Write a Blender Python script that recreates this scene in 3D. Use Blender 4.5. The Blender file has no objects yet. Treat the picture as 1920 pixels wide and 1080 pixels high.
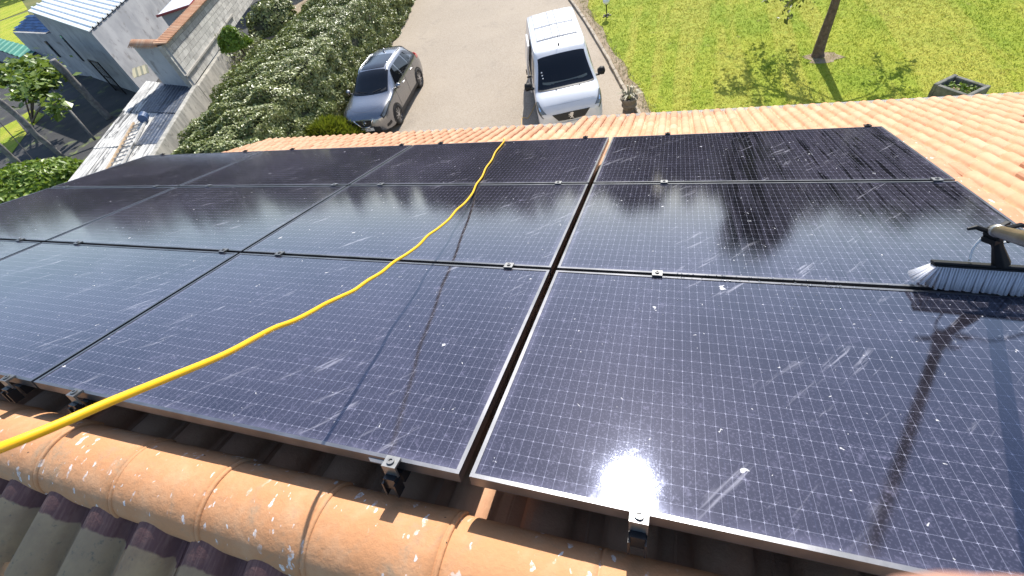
import bpy, bmesh, math, random
import numpy as np
from mathutils import Vector, Matrix, Quaternion

# ------------------------------------------------------------------ camera, sky, sun, exposure
scn = bpy.context.scene
COL = scn.collection
R = math.radians
TH = R(18.0)                       # pitch of the panel roof
CAM = Vector((0.42583, -0.25383, 1.13131))
RIGHT = Vector((0.94767, 0.24498, -0.20470)); DOWN = Vector((0.06593, -0.77756, -0.62535)); FWD = Vector((-0.31236, 0.57913, -0.75302))
F = 829.33                         # focal length in pixels of a 1920 wide picture
camd = bpy.data.cameras.new('camera'); cam = bpy.data.objects.new('camera', camd); COL.objects.link(cam)
camd.sensor_width = 36.0; camd.lens = 36.0 * F / 1920.0; camd.clip_start = 0.02; camd.clip_end = 3000
camd.dof.use_dof = True; camd.dof.focus_distance = 2.3; camd.dof.aperture_fstop = 9.5
cam.matrix_world = Matrix(((RIGHT.x, -DOWN.x, -FWD.x, CAM.x), (RIGHT.y, -DOWN.y, -FWD.y, CAM.y), (RIGHT.z, -DOWN.z, -FWD.z, CAM.z), (0, 0, 0, 1)))
scn.camera = cam

SUN = Vector((-0.0278, 0.7789, 0.6265)).normalized()
world = bpy.data.worlds.new('World'); scn.world = world; world.use_nodes = True
wn = world.node_tree.nodes; wl = world.node_tree.links; wn.clear()
sky = wn.new('ShaderNodeTexSky'); sky.sky_type = 'NISHITA'; sky.sun_disc = False
sky.sun_elevation = math.asin(SUN.z); sky.sun_rotation = math.atan2(SUN.x, SUN.y); sky.altitude = 100; sky.air_density = 1.0; sky.dust_density = 1.0; sky.ozone_density = 1.4
bg = wn.new('ShaderNodeBackground'); bg.inputs[1].default_value = 0.15
wo = wn.new('ShaderNodeOutputWorld'); wl.new(sky.outputs[0], bg.inputs[0]); wl.new(bg.outputs[0], wo.inputs[0])
sd = bpy.data.lights.new('sun', 'SUN'); sd.energy = 5.0; sd.angle = R(0.55); sd.color = (1.0, 0.955, 0.88)
so = bpy.data.objects.new('sun', sd); COL.objects.link(so); so.rotation_euler = SUN.to_track_quat('Z', 'Y').to_euler(); so.location = SUN * 40
scn.view_settings.view_transform = 'Standard'; scn.view_settings.look = 'None'; scn.view_settings.gamma = 1.0
scn.view_settings.exposure = 0.62

rnd = random.Random(7)
G = -6.4                           # driveway and lawn level

# ------------------------------------------------------------------ helpers
def at(x, y, z):                   # point of height z seen at a pixel of the 1920x1080 photograph
    d = RIGHT * ((x - 960) / F) + DOWN * ((y - 540) / F) + FWD
    return CAM + d * ((z - CAM.z) / d.z)
def RP(u, v, n):                   # roof coordinates (right, down the slope, above the glass) to world
    return Vector((u, v * math.cos(TH) + n * math.sin(TH), -v * math.sin(TH) + n * math.cos(TH)))
ROOF_ROT = (-TH, 0, 0)

def tag(o, label=None, cat=None, group=None, kind=None):
    if label: o['label'] = label
    if cat: o['category'] = cat
    if group: o['group'] = group
    if kind: o['kind'] = kind
    return o
def empty(name, loc=(0, 0, 0), rot=(0, 0, 0), parent=None):
    o = bpy.data.objects.new(name, None); COL.objects.link(o); o.location = loc; o.rotation_euler = rot
    o.empty_display_size = 0.1
    if parent: o.parent = parent
    return o
def link(name, me, parent=None, loc=(0, 0, 0), rot=(0, 0, 0)):
    o = bpy.data.objects.new(name, me); COL.objects.link(o); o.location = loc; o.rotation_euler = rot
    if parent: o.parent = parent
    return o
class MB:
    def __init__(s): s.v = []; s.f = []
    def add(s, vs, fs):
        k = len(s.v); s.v += [tuple(p) for p in vs]; s.f += [tuple(i + k for i in f) for f in fs]; return s
    def box(s, c, d, rot=None):
        hx, hy, hz = d[0] / 2, d[1] / 2, d[2] / 2; c = Vector(c)
        vs = [Vector((x, y, z)) for x in (-hx, hx) for y in (-hy, hy) for z in (-hz, hz)]
        if rot is not None: vs = [rot @ p for p in vs]
        return s.add([c + p for p in vs], [(0, 1, 3, 2), (4, 6, 7, 5), (0, 4, 5, 1), (2, 3, 7, 6), (0, 2, 6, 4), (1, 5, 7, 3)])
    def tube(s, pts, r, n=8, cap=True):
        pts = [Vector(p) for p in pts]; rs = r if isinstance(r, (list, tuple)) else [r] * len(pts)
        t0 = (pts[1] - pts[0]).normalized(); a = t0.orthogonal().normalized(); vs = []
        for i, p in enumerate(pts):
            t = (pts[min(i + 1, len(pts) - 1)] - pts[max(i - 1, 0)]).normalized()
            a = (a - t * a.dot(t)).normalized(); b = t.cross(a)
            vs += [p + (a * math.cos(2 * math.pi * k / n) + b * math.sin(2 * math.pi * k / n)) * rs[i] for k in range(n)]
        fs = [(i * n + k, i * n + (k + 1) % n, (i + 1) * n + (k + 1) % n, (i + 1) * n + k) for i in range(len(pts) - 1) for k in range(n)]
        if cap: fs += [tuple(range(n))[::-1], tuple((len(pts) - 1) * n + k for k in range(n))]
        return s.add(vs, fs)
    def lathe(s, prof, n=16, c=(0, 0, 0), axis='z', cap=True):
        c = Vector(c); vs = []
        for r, h in prof:
            for k in range(n):
                a = 2 * math.pi * k / n
                p = Vector((r * math.cos(a), r * math.sin(a), h)) if axis == 'z' else Vector((r * math.cos(a), h, r * math.sin(a)))
                vs.append(c + p)
        m = len(prof)
        fs = [(i * n + k, i * n + (k + 1) % n, (i + 1) * n + (k + 1) % n, (i + 1) * n + k) for i in range(m - 1) for k in range(n)]
        if cap and prof[0][0] > 1e-6: fs.append(tuple(range(n))[::-1])
        if cap and prof[-1][0] > 1e-6: fs.append(tuple((m - 1) * n + k for k in range(n)))
        return s.add(vs, fs)
    def quad(s, a, b, c, d): return s.add([a, b, c, d], [(0, 1, 2, 3)])
    def prism(s, poly, z0, z1):      # plan polygon extruded in z
        n = len(poly); vs = [(x, y, z0) for x, y in poly] + [(x, y, z1) for x, y in poly]
        return s.add(vs, [tuple(range(n))[::-1], tuple(range(n, 2 * n))] + [(i, (i + 1) % n, n + (i + 1) % n, n + i) for i in range(n)])
    def mesh(s, name, mat, smooth=False, fix=True):
        me = bpy.data.meshes.new(name); me.from_pydata(s.v, [], s.f)
        if fix:
            bm = bmesh.new(); bm.from_mesh(me); bmesh.ops.recalc_face_normals(bm, faces=bm.faces); bm.to_mesh(me); bm.free()
        if smooth: me.polygons.foreach_set('use_smooth', [True] * len(me.polygons))
        if mat: me.materials.append(mat)
        return me
    def build(s, name, mat, parent=None, loc=(0, 0, 0), rot=(0, 0, 0), smooth=False, bevel=0, fix=True):
        o = link(name, s.mesh(name, mat, smooth, fix), parent, loc, rot)
        if bevel:
            b = o.modifiers.new('bevel', 'BEVEL'); b.width = bevel; b.segments = 2; b.limit_method = 'ANGLE'
        return o
def np_mesh(name, V, Fq, mat, smooth=False):       # big meshes from arrays
    me = bpy.data.meshes.new(name); V = np.asarray(V, dtype=np.float32); Fq = np.asarray(Fq, dtype=np.int32); k = Fq.shape[1]
    me.vertices.add(len(V)); me.vertices.foreach_set('co', V.ravel())
    me.loops.add(Fq.size); me.loops.foreach_set('vertex_index', Fq.ravel())
    me.polygons.add(len(Fq)); me.polygons.foreach_set('loop_start', np.arange(0, Fq.size, k, dtype=np.int32))
    me.polygons.foreach_set('use_smooth', np.full(len(Fq), smooth, dtype=bool))
    me.update(calc_edges=True); me.validate(); me.materials.append(mat); return me

# ------------------------------------------------------------------ materials
class NT:
    def __init__(s, name):
        s.m = bpy.data.materials.new(name); s.m.use_nodes = True; s.t = s.m.node_tree; s.n = s.t.nodes
        s.p = next(n for n in s.n if n.type == 'BSDF_PRINCIPLED')
    def new(s, t, **kw):
        n = s.n.new(t)
        for k, v in kw.items(): setattr(n, k, v)
        return n
    def put(s, sock, val):
        if val is None: return
        if isinstance(val, bpy.types.NodeSocket): s.t.links.new(val, sock)
        elif isinstance(val, (tuple, list)) and len(val) == 3 and sock.type == 'RGBA': sock.default_value = (*val, 1)
        else: sock.default_value = val
    def set(s, **kw):
        for k, v in kw.items(): s.put(s.p.inputs[k.replace('_', ' ')], v)
        return s
    def coord(s, kind='Object'): return s.new('ShaderNodeTexCoord').outputs[kind]
    def pos(s): return s.new('ShaderNodeNewGeometry').outputs['Position']
    def mapv(s, vec, scale=(1, 1, 1), loc=(0, 0, 0), rot=(0, 0, 0)):
        n = s.new('ShaderNodeMapping'); s.put(n.inputs[0], vec); n.inputs['Scale'].default_value = scale; n.inputs['Location'].default_value = loc; n.inputs['Rotation'].default_value = rot; return n.outputs[0]
    def noise(s, vec, scale, detail=3, rough=.55, dist=0.0, out=0):
        n = s.new('ShaderNodeTexNoise'); s.put(n.inputs['Vector'], vec); n.inputs['Scale'].default_value = scale; n.inputs['Detail'].default_value = detail; n.inputs['Roughness'].default_value = rough; n.inputs['Distortion'].default_value = dist; return n.outputs[out]
    def voro(s, vec, scale, out='Distance', feature='F1', rand=1.0):
        n = s.new('ShaderNodeTexVoronoi', feature=feature); s.put(n.inputs['Vector'], vec); n.inputs['Scale'].default_value = scale; n.inputs['Randomness'].default_value = rand; return n.outputs[out]
    def math(s, op, a, b=None, c=None, clamp=False):
        n = s.new('ShaderNodeMath', operation=op, use_clamp=clamp); s.put(n.inputs[0], a)
        if b is not None: s.put(n.inputs[1], b)
        if c is not None: s.put(n.inputs[2], c)
        return n.outputs[0]
    def ramp(s, fac, a, b, lo=0.0, hi=1.0):        # smoothstep a..b -> lo..hi
        n = s.new('ShaderNodeMapRange', interpolation_type='SMOOTHSTEP'); s.put(n.inputs[0], fac); n.inputs[1].default_value = a; n.inputs[2].default_value = b; n.inputs[3].default_value = lo; n.inputs[4].default_value = hi; return n.outputs[0]
    def mix(s, fac, a, b, blend='MIX'):
        n = s.new('ShaderNodeMix', data_type='RGBA', blend_type=blend); s.put(n.inputs[0], fac); s.put(n.inputs[6], a); s.put(n.inputs[7], b); return n.outputs[2]
    def cramp(s, fac, stops):
        n = s.new('ShaderNodeValToRGB'); s.put(n.inputs[0], fac); e = n.color_ramp.elements
        while len(e) < len(stops): e.new(0.5)
        for i, (p, c) in enumerate(stops): e[i].position = p; e[i].color = (*c, 1)
        return n.outputs[0]
    def bump(s, h, strength=.5, dist=.01, normal=None):
        n = s.new('ShaderNodeBump'); s.put(n.inputs['Height'], h); n.inputs['Strength'].default_value = strength; n.inputs['Distance'].default_value = dist
        if normal is not None: s.put(n.inputs['Normal'], normal)
        return n.outputs[0]
    def sep(s, v):
        n = s.new('ShaderNodeSeparateXYZ'); s.put(n.inputs[0], v); return n.outputs

def simple(name, col, rough=.5, metal=0.0, spec=.5, coat=0.0):
    t = NT(name); t.set(Base_Color=col, Roughness=rough, Metallic=metal, Specular_IOR_Level=spec, Coat_Weight=coat); return t.m
def mottled(name, a, b, scale=4, rough=.8, bump=.3, bscale=40, bdist=.01, c=None, cscale=15, metal=0.0, lo=.35, hi=.65, island=0.0):
    t = NT(name); P = t.pos(); n = t.noise(P, scale, 5); col = t.mix(t.ramp(n, lo, hi), a, b)
    if c: col = t.mix(t.ramp(t.noise(P, cscale, 4, .6), .55, .72), col, c)
    if island:
        g = t.new('ShaderNodeNewGeometry').outputs['Random Per Island']; oi = t.new('ShaderNodeObjectInfo').outputs['Random']
        k = t.math('FRACT', t.math('ADD', g, oi)); col = t.mix(1.0, col, t.cramp(k, [(0, (1 - island,) * 3), (1, (1 + island * .4,) * 3)]), 'MULTIPLY')
    t.set(Base_Color=col, Roughness=rough, Metallic=metal)
    if bump: t.set(Normal=t.bump(t.noise(P, bscale, 4), bump, bdist))
    return t.m

M = {}
# --- solar glass: black cells, fine pale wires, dust, water and dirt on top
def solar_glass():
    t = NT('solar_glass'); O = t.coord('Object'); P = t.pos(); x, y, z = t.sep(O)
    PU, PV = .0272, .0490
    def line(c, pitch, ph, w):           # 1 on a wire
        fr = t.math('FRACT', t.math('DIVIDE', t.math('ADD', c, ph), pitch)); d = t.math('MULTIPLY', t.math('ABSOLUTE', t.math('SUBTRACT', fr, .5)), pitch)
        return t.math('LESS_THAN', d, w)
    lu = line(x, PU, PU * .5 + .0028, .00038); lv = line(y, PV, PV * .5 + .0078, .00038)
    lu2 = line(x, PU, PU * .5 + .0028, .0032); lv2 = line(y, PV, PV * .5 + .0078, .0032)
    fat_u = line(x, PU, PU * .5 + .0028, .00055); fat_v = line(y, PV, PV * .5 + .0078, .00055)
    wires = t.math('MAXIMUM', lu, lv)
    cross = t.math('MAXIMUM', t.math('MULTIPLY', fat_u, lv2), t.math('MULTIPLY', fat_v, lu2))
    gu = line(x, .0842, .0421 - .0186, .0007); gv = line(y, .164, .082 - .017, .0007)
    gaps = t.math('MAXIMUM', gu, gv)
    # world position in the roof plane
    px, py, pz = t.sep(P)
    big = t.noise(P, .9, 3); mid = t.noise(P, 4.5, 4, .6); fine = t.noise(P, 160, 2)
    col = t.mix(t.ramp(mid, .35, .7), (.0055, .0055, .008), (.0085, .0080, .011))
    col = t.mix(gaps, col, (.016, .019, .030))
    col = t.mix(wires, col, (.165, .168, .21)); col = t.mix(cross, col, (.30, .30, .37))
    # water: washed strip on the right column, running down the slope
    sxy = t.mapv(P, (26, 1.6, 1.6)); run = t.noise(sxy, 1.0, 4, .6, .6)
    thin = t.noise(t.mapv(P, (60, 2.2, 2.2), rot=(0, 0, R(-8))), 1.0, 3, .5, .8)
    centre = t.ramp(t.math('ABSOLUTE', t.math('SUBTRACT', px, t.math('ADD', .66, t.math('MULTIPLY', py, .10)))), .05, .20, 1, 0)
    right = t.math('MULTIPLY', t.ramp(px, .95, 1.10), t.ramp(py, .35, .8))
    wet = t.math('MULTIPLY', centre, t.ramp(run, .42, .56))
    wet = t.math('MAXIMUM', wet, t.math('MULTIPLY', right, t.ramp(thin, .56, .585)))
    lower = t.math('MULTIPLY', t.math('MULTIPLY', t.ramp(px, .35, .60), t.ramp(py, .30, .62)), t.ramp(py, .98, .90)); lower = t.math('MULTIPLY', lower, t.ramp(mid, .40, .60, .35, 1))
    wet = t.math('MULTIPLY', wet, t.ramp(py, .55, 1.0))
    wet = t.math('MAXIMUM', wet, t.math('MULTIPLY', lower, .75))
    # dust film, specks and bird droppings
    edge = t.math('MINIMUM', t.math('MINIMUM', x, t.math('SUBTRACT', 1.8, x)), y)
    dust = t.math('ADD', t.math('MULTIPLY', t.ramp(edge, .0, .05, .26, 0), t.ramp(t.noise(P, 11, 4, .7), .35, .65, .25, 1)), t.ramp(big, .38, .62, .040, .105))
    dust = t.math('ADD', dust, t.ramp(fine, .50, .72, 0, .16))
    dust = t.math('ADD', dust, t.ramp(t.noise(P, 26, 6, .78), .55, .74, 0, .30))
    dust = t.math('MULTIPLY', dust, t.math('SUBTRACT', 1.0, t.math('MULTIPLY', wet, .95)), clamp=True)
    col = t.mix(dust, col, (.25, .235, .33))
    sm = t.noise(t.mapv(t.mapv(P, rot=(0, 0, R(-50))), (3, 30, 3)), 1, 4, .7, .4); dsm = t.math('MULTIPLY', t.ramp(sm, .58, .70), t.ramp(t.noise(P, 2.3, 3), .46, .60)); col = t.mix(t.math('MULTIPLY', dsm, .42), col, (.40, .39, .44))
    warp = t.mapv(P); wv = t.new('ShaderNodeVectorMath', operation='ADD'); t.put(wv.inputs[0], P)
    nz = t.new('ShaderNodeTexNoise'); t.put(nz.inputs['Vector'], P); nz.inputs['Scale'].default_value = 30; nz.inputs['Detail'].default_value = 4
    sc = t.new('ShaderNodeVectorMath', operation='SCALE'); t.put(sc.inputs[0], nz.outputs['Color']); sc.inputs['Scale'].default_value = .075; t.put(wv.inputs[1], sc.outputs[0]); WP = wv.outputs[0]
    def specks(scale, size, frac):
        v = t.new('ShaderNodeTexVoronoi'); t.put(v.inputs['Vector'], WP); v.inputs['Scale'].default_value = scale
        sel = t.sep(v.outputs['Color'])
        thr = t.math('MULTIPLY', t.math('SUBTRACT', sel[0], 1 - frac), size / frac)
        return t.math('LESS_THAN', v.outputs['Distance'], thr)
    sp = t.math('MAXIMUM', t.math('MAXIMUM', specks(13, .075, .35), specks(4.2, .060, .35)), specks(34, .12, .30))
    col = t.mix(t.math('MULTIPLY', sp, .85), col, (.52, .51, .50))
    rough = t.math('ADD', t.ramp(mid, .3, .7, .044, .062), t.math('MULTIPLY', wet, -.034))
    rough = t.math('MAXIMUM', t.math('ADD', rough, t.math('MULTIPLY', dust, .10)), t.math('MULTIPLY', sp, .8))
    h = t.math('ADD', t.noise(P, 420, 2, .6), t.math('MULTIPLY', t.noise(P, 7, 2), .6))
    t.set(Base_Color=col, Roughness=rough, IOR=1.72, Specular_Tint=(.62, .69, 1.0, 1), Normal=t.bump(h, .045, .0012))
    return t.m
M['glass'] = solar_glass()
M['frame'] = mottled('anodised_frame', (.13, .134, .145), (.19, .19, .205), 8, .34, .05, 200, .001, metal=.85)
M['frame_side'] = simple('frame_black', (.03, .03, .032), .45, .5)
M['alu'] = mottled('aluminium', (.50, .50, .50), (.62, .62, .60), 30, .35, .1, 300, .001, metal=.9)
M['dull_alu'] = mottled('dull_aluminium', (.17, .17, .172), (.25, .25, .25), 30, .42, .1, 300, .001, metal=.8)
M['black_plastic'] = simple('black_plastic', (.012, .012, .013), .6, 0, .25)
M['black_metal'] = simple('black_metal', (.02, .02, .022), .35, .4)
M['sticker'] = simple('sticker', (.75, .72, .68), .5)

def tile_mat(name, cols, spots=False, lichen=None, weather=.4, course=None):
    t = NT(name); P = t.pos(); O = t.coord('Object')
    g = t.new('ShaderNodeNewGeometry').outputs['Random Per Island']; oi = t.new('ShaderNodeObjectInfo').outputs['Random']
    k = t.math('FRACT', t.math('ADD', t.math('MULTIPLY', g, 3.7), oi))
    col = t.cramp(k, [(i / (len(cols) - 1), c) for i, c in enumerate(cols)])
    n = t.noise(P, 7, 5, .65); col = t.mix(t.ramp(n, .40, .75, 0, weather), col, (.60, .39, .235))
    n2 = t.noise(P, 19, 4, .7); col = t.mix(t.ramp(n2, .58, .78, 0, weather * .8), col, (.40, .20, .10))
    if lichen:
        l = t.noise(P, 5.5, 6, .7, .6); l2 = t.noise(P, 60, 3, .6)
        col = t.mix(t.math('MULTIPLY', t.ramp(l, .50, .68, 0, .75), t.ramp(l2, .30, .6, .3, 1)), col, lichen)
    rough = .85
    if spots:
        wv = t.new('ShaderNodeVectorMath', operation='ADD'); t.put(wv.inputs[0], P); nz = t.new('ShaderNodeTexNoise'); t.put(nz.inputs['Vector'], P); nz.inputs['Scale'].default_value = 28; nz.inputs['Detail'].default_value = 4
        sc = t.new('ShaderNodeVectorMath', operation='SCALE'); t.put(sc.inputs[0], nz.outputs['Color']); sc.inputs['Scale'].default_value = .04; t.put(wv.inputs[1], sc.outputs[0])
        W = t.mapv(wv.outputs[0], (1, .42, .42), rot=(0, 0, R(20)))
        def sp(scale, size, frac):
            v = t.new('ShaderNodeTexVoronoi'); t.put(v.inputs['Vector'], W); v.inputs['Scale'].default_value = scale; sel = t.sep(v.outputs['Color'])
            return t.math('LESS_THAN', v.outputs['Distance'], t.math('MULTIPLY', t.math('SUBTRACT', sel[0], 1 - frac), size / frac))
        s = t.math('MAXIMUM', t.math('MAXIMUM', sp(14, .24, .55), sp(40, .34, .38)), sp(80, .34, .30)); s = t.math('MULTIPLY', s, t.ramp(t.noise(P, 70, 4, .7), .38, .58, .10, .90)); s = t.math('MULTIPLY', s, t.ramp(t.noise(P, 6, 3), .38, .52, .08, 1))
        col = t.mix(s, col, (.74, .72, .70))
        d = t.new('ShaderNodeTexVoronoi'); t.put(d.inputs['Vector'], wv.outputs[0]); d.inputs['Scale'].default_value = 30
        ds = t.math('LESS_THAN', d.outputs['Distance'], t.math('MULTIPLY', t.math('SUBTRACT', t.sep(d.outputs['Color'])[1], .82), .55))
        col = t.mix(ds, col, (.05, .035, .025))
    t.set(Base_Color=col, Roughness=rough, Normal=t.bump(t.math('ADD', t.noise(P, 45, 5, .7), t.math('MULTIPLY', t.noise(P, 9, 3), 1.2)), .6, .005))
    return t.m
M['tile'] = tile_mat('terracotta_tile', [(.47, .235, .125), (.52, .275, .155), (.45, .215, .115), (.53, .31, .185), (.49, .25, .14), (.52, .325, .205)])
M['ridge'] = tile_mat('ridge_terracotta', [(.47, .215, .088), (.53, .255, .115), (.49, .23, .10)], True, (.30, .235, .155), .50)
M['verge'] = tile_mat('verge_terracotta', [(.42, .16, .085), (.50, .22, .12), (.46, .19, .10)], True, None, .5)
def old_tile(top):
    t = NT('weathered_tile'); P = t.pos(); O = t.coord('Object'); x, y, z = t.sep(O)
    oi = t.new('ShaderNodeObjectInfo').outputs['Random']
    base = t.mix(t.ramp(t.noise(P, 9, 5, .65), .35, .65), (.33, .20, .115), (.44, .285, .155))
    base = t.mix(t.math('MULTIPLY', oi, .5), base, (.30, .24, .16))
    base = t.mix(t.ramp(t.noise(P, 34, 4, .7), .56, .74), base, (.14, .13, .10))
    yy = t.math('ADD', y, t.math('MULTIPLY', t.noise(P, 30, 3), .02)); yy = t.math('ADD', yy, t.math('MULTIPLY', t.math('POWER', t.math('ABSOLUTE', x), 2.0), -3.0))
    base = t.mix(t.ramp(yy, .188, .196, 1, 0) if top else 0.0, base, t.mix(t.ramp(t.noise(t.mapv(P, (120, 12, 12)), 1, 3), .4, .7), (.135, .062, .058), (.20, .105, .09)))
    t.set(Base_Color=base, Roughness=.9, Normal=t.bump(t.noise(P, 60, 5, .7), .5, .005)); return t.m
M['old_tile'] = old_tile(False); M['old_tile_top'] = old_tile(True)
M['mortar'] = mottled('mortar', (.40, .33, .25), (.5, .43, .34), 20, .9, .5, 90, .006)
M['render_wall'] = mottled('house_render', (.62, .55, .44), (.68, .61, .5), 2, .9, .3, 90, .004)
M['gutter'] = mottled('gutter', (.78, .75, .68), (.84, .81, .74), 4, .5, .1)

# --- ground
def asphalt():
    t = NT('driveway'); P = t.pos(); n = t.noise(P, .35, 4); f = t.noise(P, 26, 5, .8); g = t.noise(P, 90, 3, .7)
    col = t.mix(t.ramp(n, .3, .7), (.31, .247, .178), (.385, .31, .225))
    col = t.mix(t.ramp(f, .35, .68), col, (.40, .345, .28)); col = t.mix(t.ramp(f, .52, .36, 0, .45), col, (.20, .165, .135))
    col = t.mix(t.ramp(t.noise(P, .8, 6, .75, .8), .54, .68, 0, .42), col, (.21, .18, .15))
    col = t.mix(t.ramp(t.voro(P, .9), .018, .035, .35, 0), col, (.14, .12, .10))
    t.set(Base_Color=col, Roughness=.92, Normal=t.bump(g, .6, .012)); return t.m
M['asphalt'] = asphalt()
def lawn():
    t = NT('lawn'); P = t.pos(); n = t.noise(P, .5, 4, .6); f = t.noise(P, 5, 5, .7); h = t.noise(t.mapv(P, (22, 14, 20)), 1, 4, .75)
    stripe = t.noise(t.mapv(P, (1.5, .12, 1), rot=(0, 0, R(22))), 1, 2)
    col = t.mix(t.ramp(n, .3, .7), (.26, .345, .024), (.40, .42, .04))
    col = t.mix(t.ramp(stripe, .45, .58, 0, .50), col, (.50, .45, .08))
    col = t.mix(t.ramp(f, .45, .7, 0, .5), col, (.19, .29, .02)); col = t.mix(t.ramp(h, .55, .75, 0, .6), col, (.42, .43, .10)); col = t.mix(t.ramp(h, .47, .33, 0, .5), col, (.12, .17, .015))
    col = t.mix(t.ramp(t.noise(P, 2.2, 4, .7), .62, .72, 0, .6), col, (.26, .20, .08))
    t.set(Base_Color=col, Roughness=.85, Specular_IOR_Level=.2, Normal=t.bump(h, 1.0, .05)); return t.m
M['lawn'] = lawn()
M['field'] = mottled('field', (.10, .12, .03), (.17, .16, .05), .2, .95, .3, 3, .1)
M['soil'] = mottled('dry_soil', (.26, .19, .12), (.36, .28, .19), 3, .95, .6, 30, .03, c=(.16, .15, .06), cscale=6)
M['kerb'] = mottled('kerb_concrete', (.30, .25, .19), (.42, .36, .28), 3, .9, .4, 60, .006, c=(.18, .15, .12), cscale=9)
M['yard'] = mottled('yard_concrete_shade', (.030, .030, .032), (.055, .053, .052), .8, .9, .4, 20, .02, c=(.14, .17, .05), cscale=1.2)  # grey concrete, with the building's shade put into a near black colour
def leaf(name, a, b, rough=.38, trans=.25, spec=.5):
    t = NT(name); P = t.pos(); k = t.noise(P, 23, 2); g = t.new('ShaderNodeNewGeometry').outputs['Random Per Island']
    col = t.mix(g, a, b); col = t.mix(t.ramp(t.noise(P, 1.6, 3), .4, .65, 0, .45), col, tuple(.75 * c for c in a))
    t.set(Base_Color=col, Roughness=rough, Specular_IOR_Level=spec)
    if trans:
        tr = t.new('ShaderNodeBsdfTranslucent'); t.put(tr.inputs[0], t.mix(.5, col, (.16, .22, .02))); ms = t.new('ShaderNodeMixShader'); ms.inputs[0].default_value = trans
        t.t.links.new(t.p.outputs[0], ms.inputs[1]); t.t.links.new(tr.outputs[0], ms.inputs[2]); t.t.links.new(ms.outputs[0], next(n for n in t.n if n.type == 'OUTPUT_MATERIAL').inputs[0])
    return t.m
M['hedge_leaf'] = leaf('hedge_leaf', (.125, .16, .034), (.44, .46, .185), .40, .14, .55)
M['juniper_leaf'] = leaf('juniper_leaf', (.11, .15, .008), (.27, .27, .02), .6, .3)
M['tree_leaf'] = leaf('tree_leaf', (.05, .07, .012), (.11, .12, .02), .45, .35)
M['vine_leaf'] = leaf('vine_leaf', (.10, .17, .02), (.27, .35, .08), .4, .35)
M['bush_leaf'] = leaf('bush_leaf', (.13, .22, .018), (.28, .38, .05), .45, .35)
M['grass_blade'] = leaf('grass_blade', (.25, .33, .02), (.50, .50, .075), .6, .15, .25)
def blade_mat():
    t = NT('grass_blade'); P = t.pos(); g = t.new('ShaderNodeNewGeometry').outputs['Random Per Island']
    stripe = t.noise(t.mapv(P, (1.5, .12, 1), rot=(0, 0, R(22))), 1, 2); n = t.noise(P, .5, 4, .6); f = t.noise(P, 3.0, 4, .65)
    col = t.mix(t.ramp(n, .3, .7), (.27, .36, .026), (.40, .44, .045)); col = t.mix(t.ramp(stripe, .44, .58, 0, .8), col, (.56, .50, .095)); col = t.mix(t.ramp(f, .50, .66, 0, .6), col, (.23, .34, .022))
    col = t.mix(t.ramp(t.noise(P, 1.3, 4, .7), .60, .70, 0, .6), col, (.48, .38, .14)); col = t.mix(1.0, col, t.cramp(g, [(0, (.78,) * 3), (1, (1.12,) * 3)]), 'MULTIPLY')
    tr = t.new('ShaderNodeBsdfTranslucent'); t.put(tr.inputs[0], col); t.set(Base_Color=col, Roughness=.65, Specular_IOR_Level=.2); ms = t.new('ShaderNodeMixShader'); ms.inputs[0].default_value = .18
    t.t.links.new(t.p.outputs[0], ms.inputs[1]); t.t.links.new(tr.outputs[0], ms.inputs[2]); t.t.links.new(ms.outputs[0], next(n for n in t.n if n.type == 'OUTPUT_MATERIAL').inputs[0]); return t.m
M['grass_blade'] = blade_mat()
M['dry_leaf'] = leaf('dry_leaf', (.30, .27, .17), (.46, .42, .28), .6, .2)
M['wood_dark'] = mottled('hedge_wood', (.035, .040, .020), (.055, .055, .028), 6, .9, .4)
M['bark'] = mottled('bark', (.095, .068, .050), (.16, .115, .085), 9, .95, .9, 35, .02, c=(.20, .17, .13), cscale=14)
M['old_wood'] = mottled('old_wood', (.13, .12, .115), (.22, .205, .19), 7, .9, .7, 40, .015)
M['far_leaf'] = leaf('far_leaf', (.022, .032, .012), (.048, .062, .018), .5, .15)

# --- vehicles
def paint(name, col, metal=0.0, rough=.3):
    t = NT(name); P = t.pos(); t.set(Base_Color=t.mix(t.ramp(t.noise(P, 5, 4), .4, .7, 0, .12), col, tuple(.8 * c for c in col)), Metallic=metal, Roughness=rough, Coat_Weight=.8, Coat_Roughness=.06); return t.m
M['silver'] = paint('silver_paint', (.27, .275, .295), .85, .27)
M['white_paint'] = paint('white_paint', (.63, .645, .675), 0, .35)
M['groove'] = simple('groove_shade', (.42, .43, .45), .6)
M['glass_dark'] = simple('tinted_glass', (.006, .007, .010), .04, 0, .5)
M['roof_glass'] = simple('roof_glass', (.010, .014, .022), .12, 0, .5)
M['rim'] = simple('alloy', (.55, .55, .56), .3, .8)
M['chrome'] = simple('chrome', (.75, .76, .78), .15, 1.0)
M['rubber'] = simple('rubber', (.016, .016, .017), .75)
M['trim'] = simple('trim_plastic', (.022, .022, .024), .55)
M['lamp_clear'] = simple('lamp_clear', (.20, .20, .185), .15, .35, .6, 1.0)
M['lamp_red'] = simple('lamp_red', (.45, .015, .02), .2, 0, .5, 1.0)
M['plate'] = simple('plate_white', (.72, .72, .70), .45)
M['ink'] = simple('plate_ink', (.02, .02, .025), .5)
M['dash'] = simple('dash_reflection_pale', (.10, .12, .115), .5)

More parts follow.
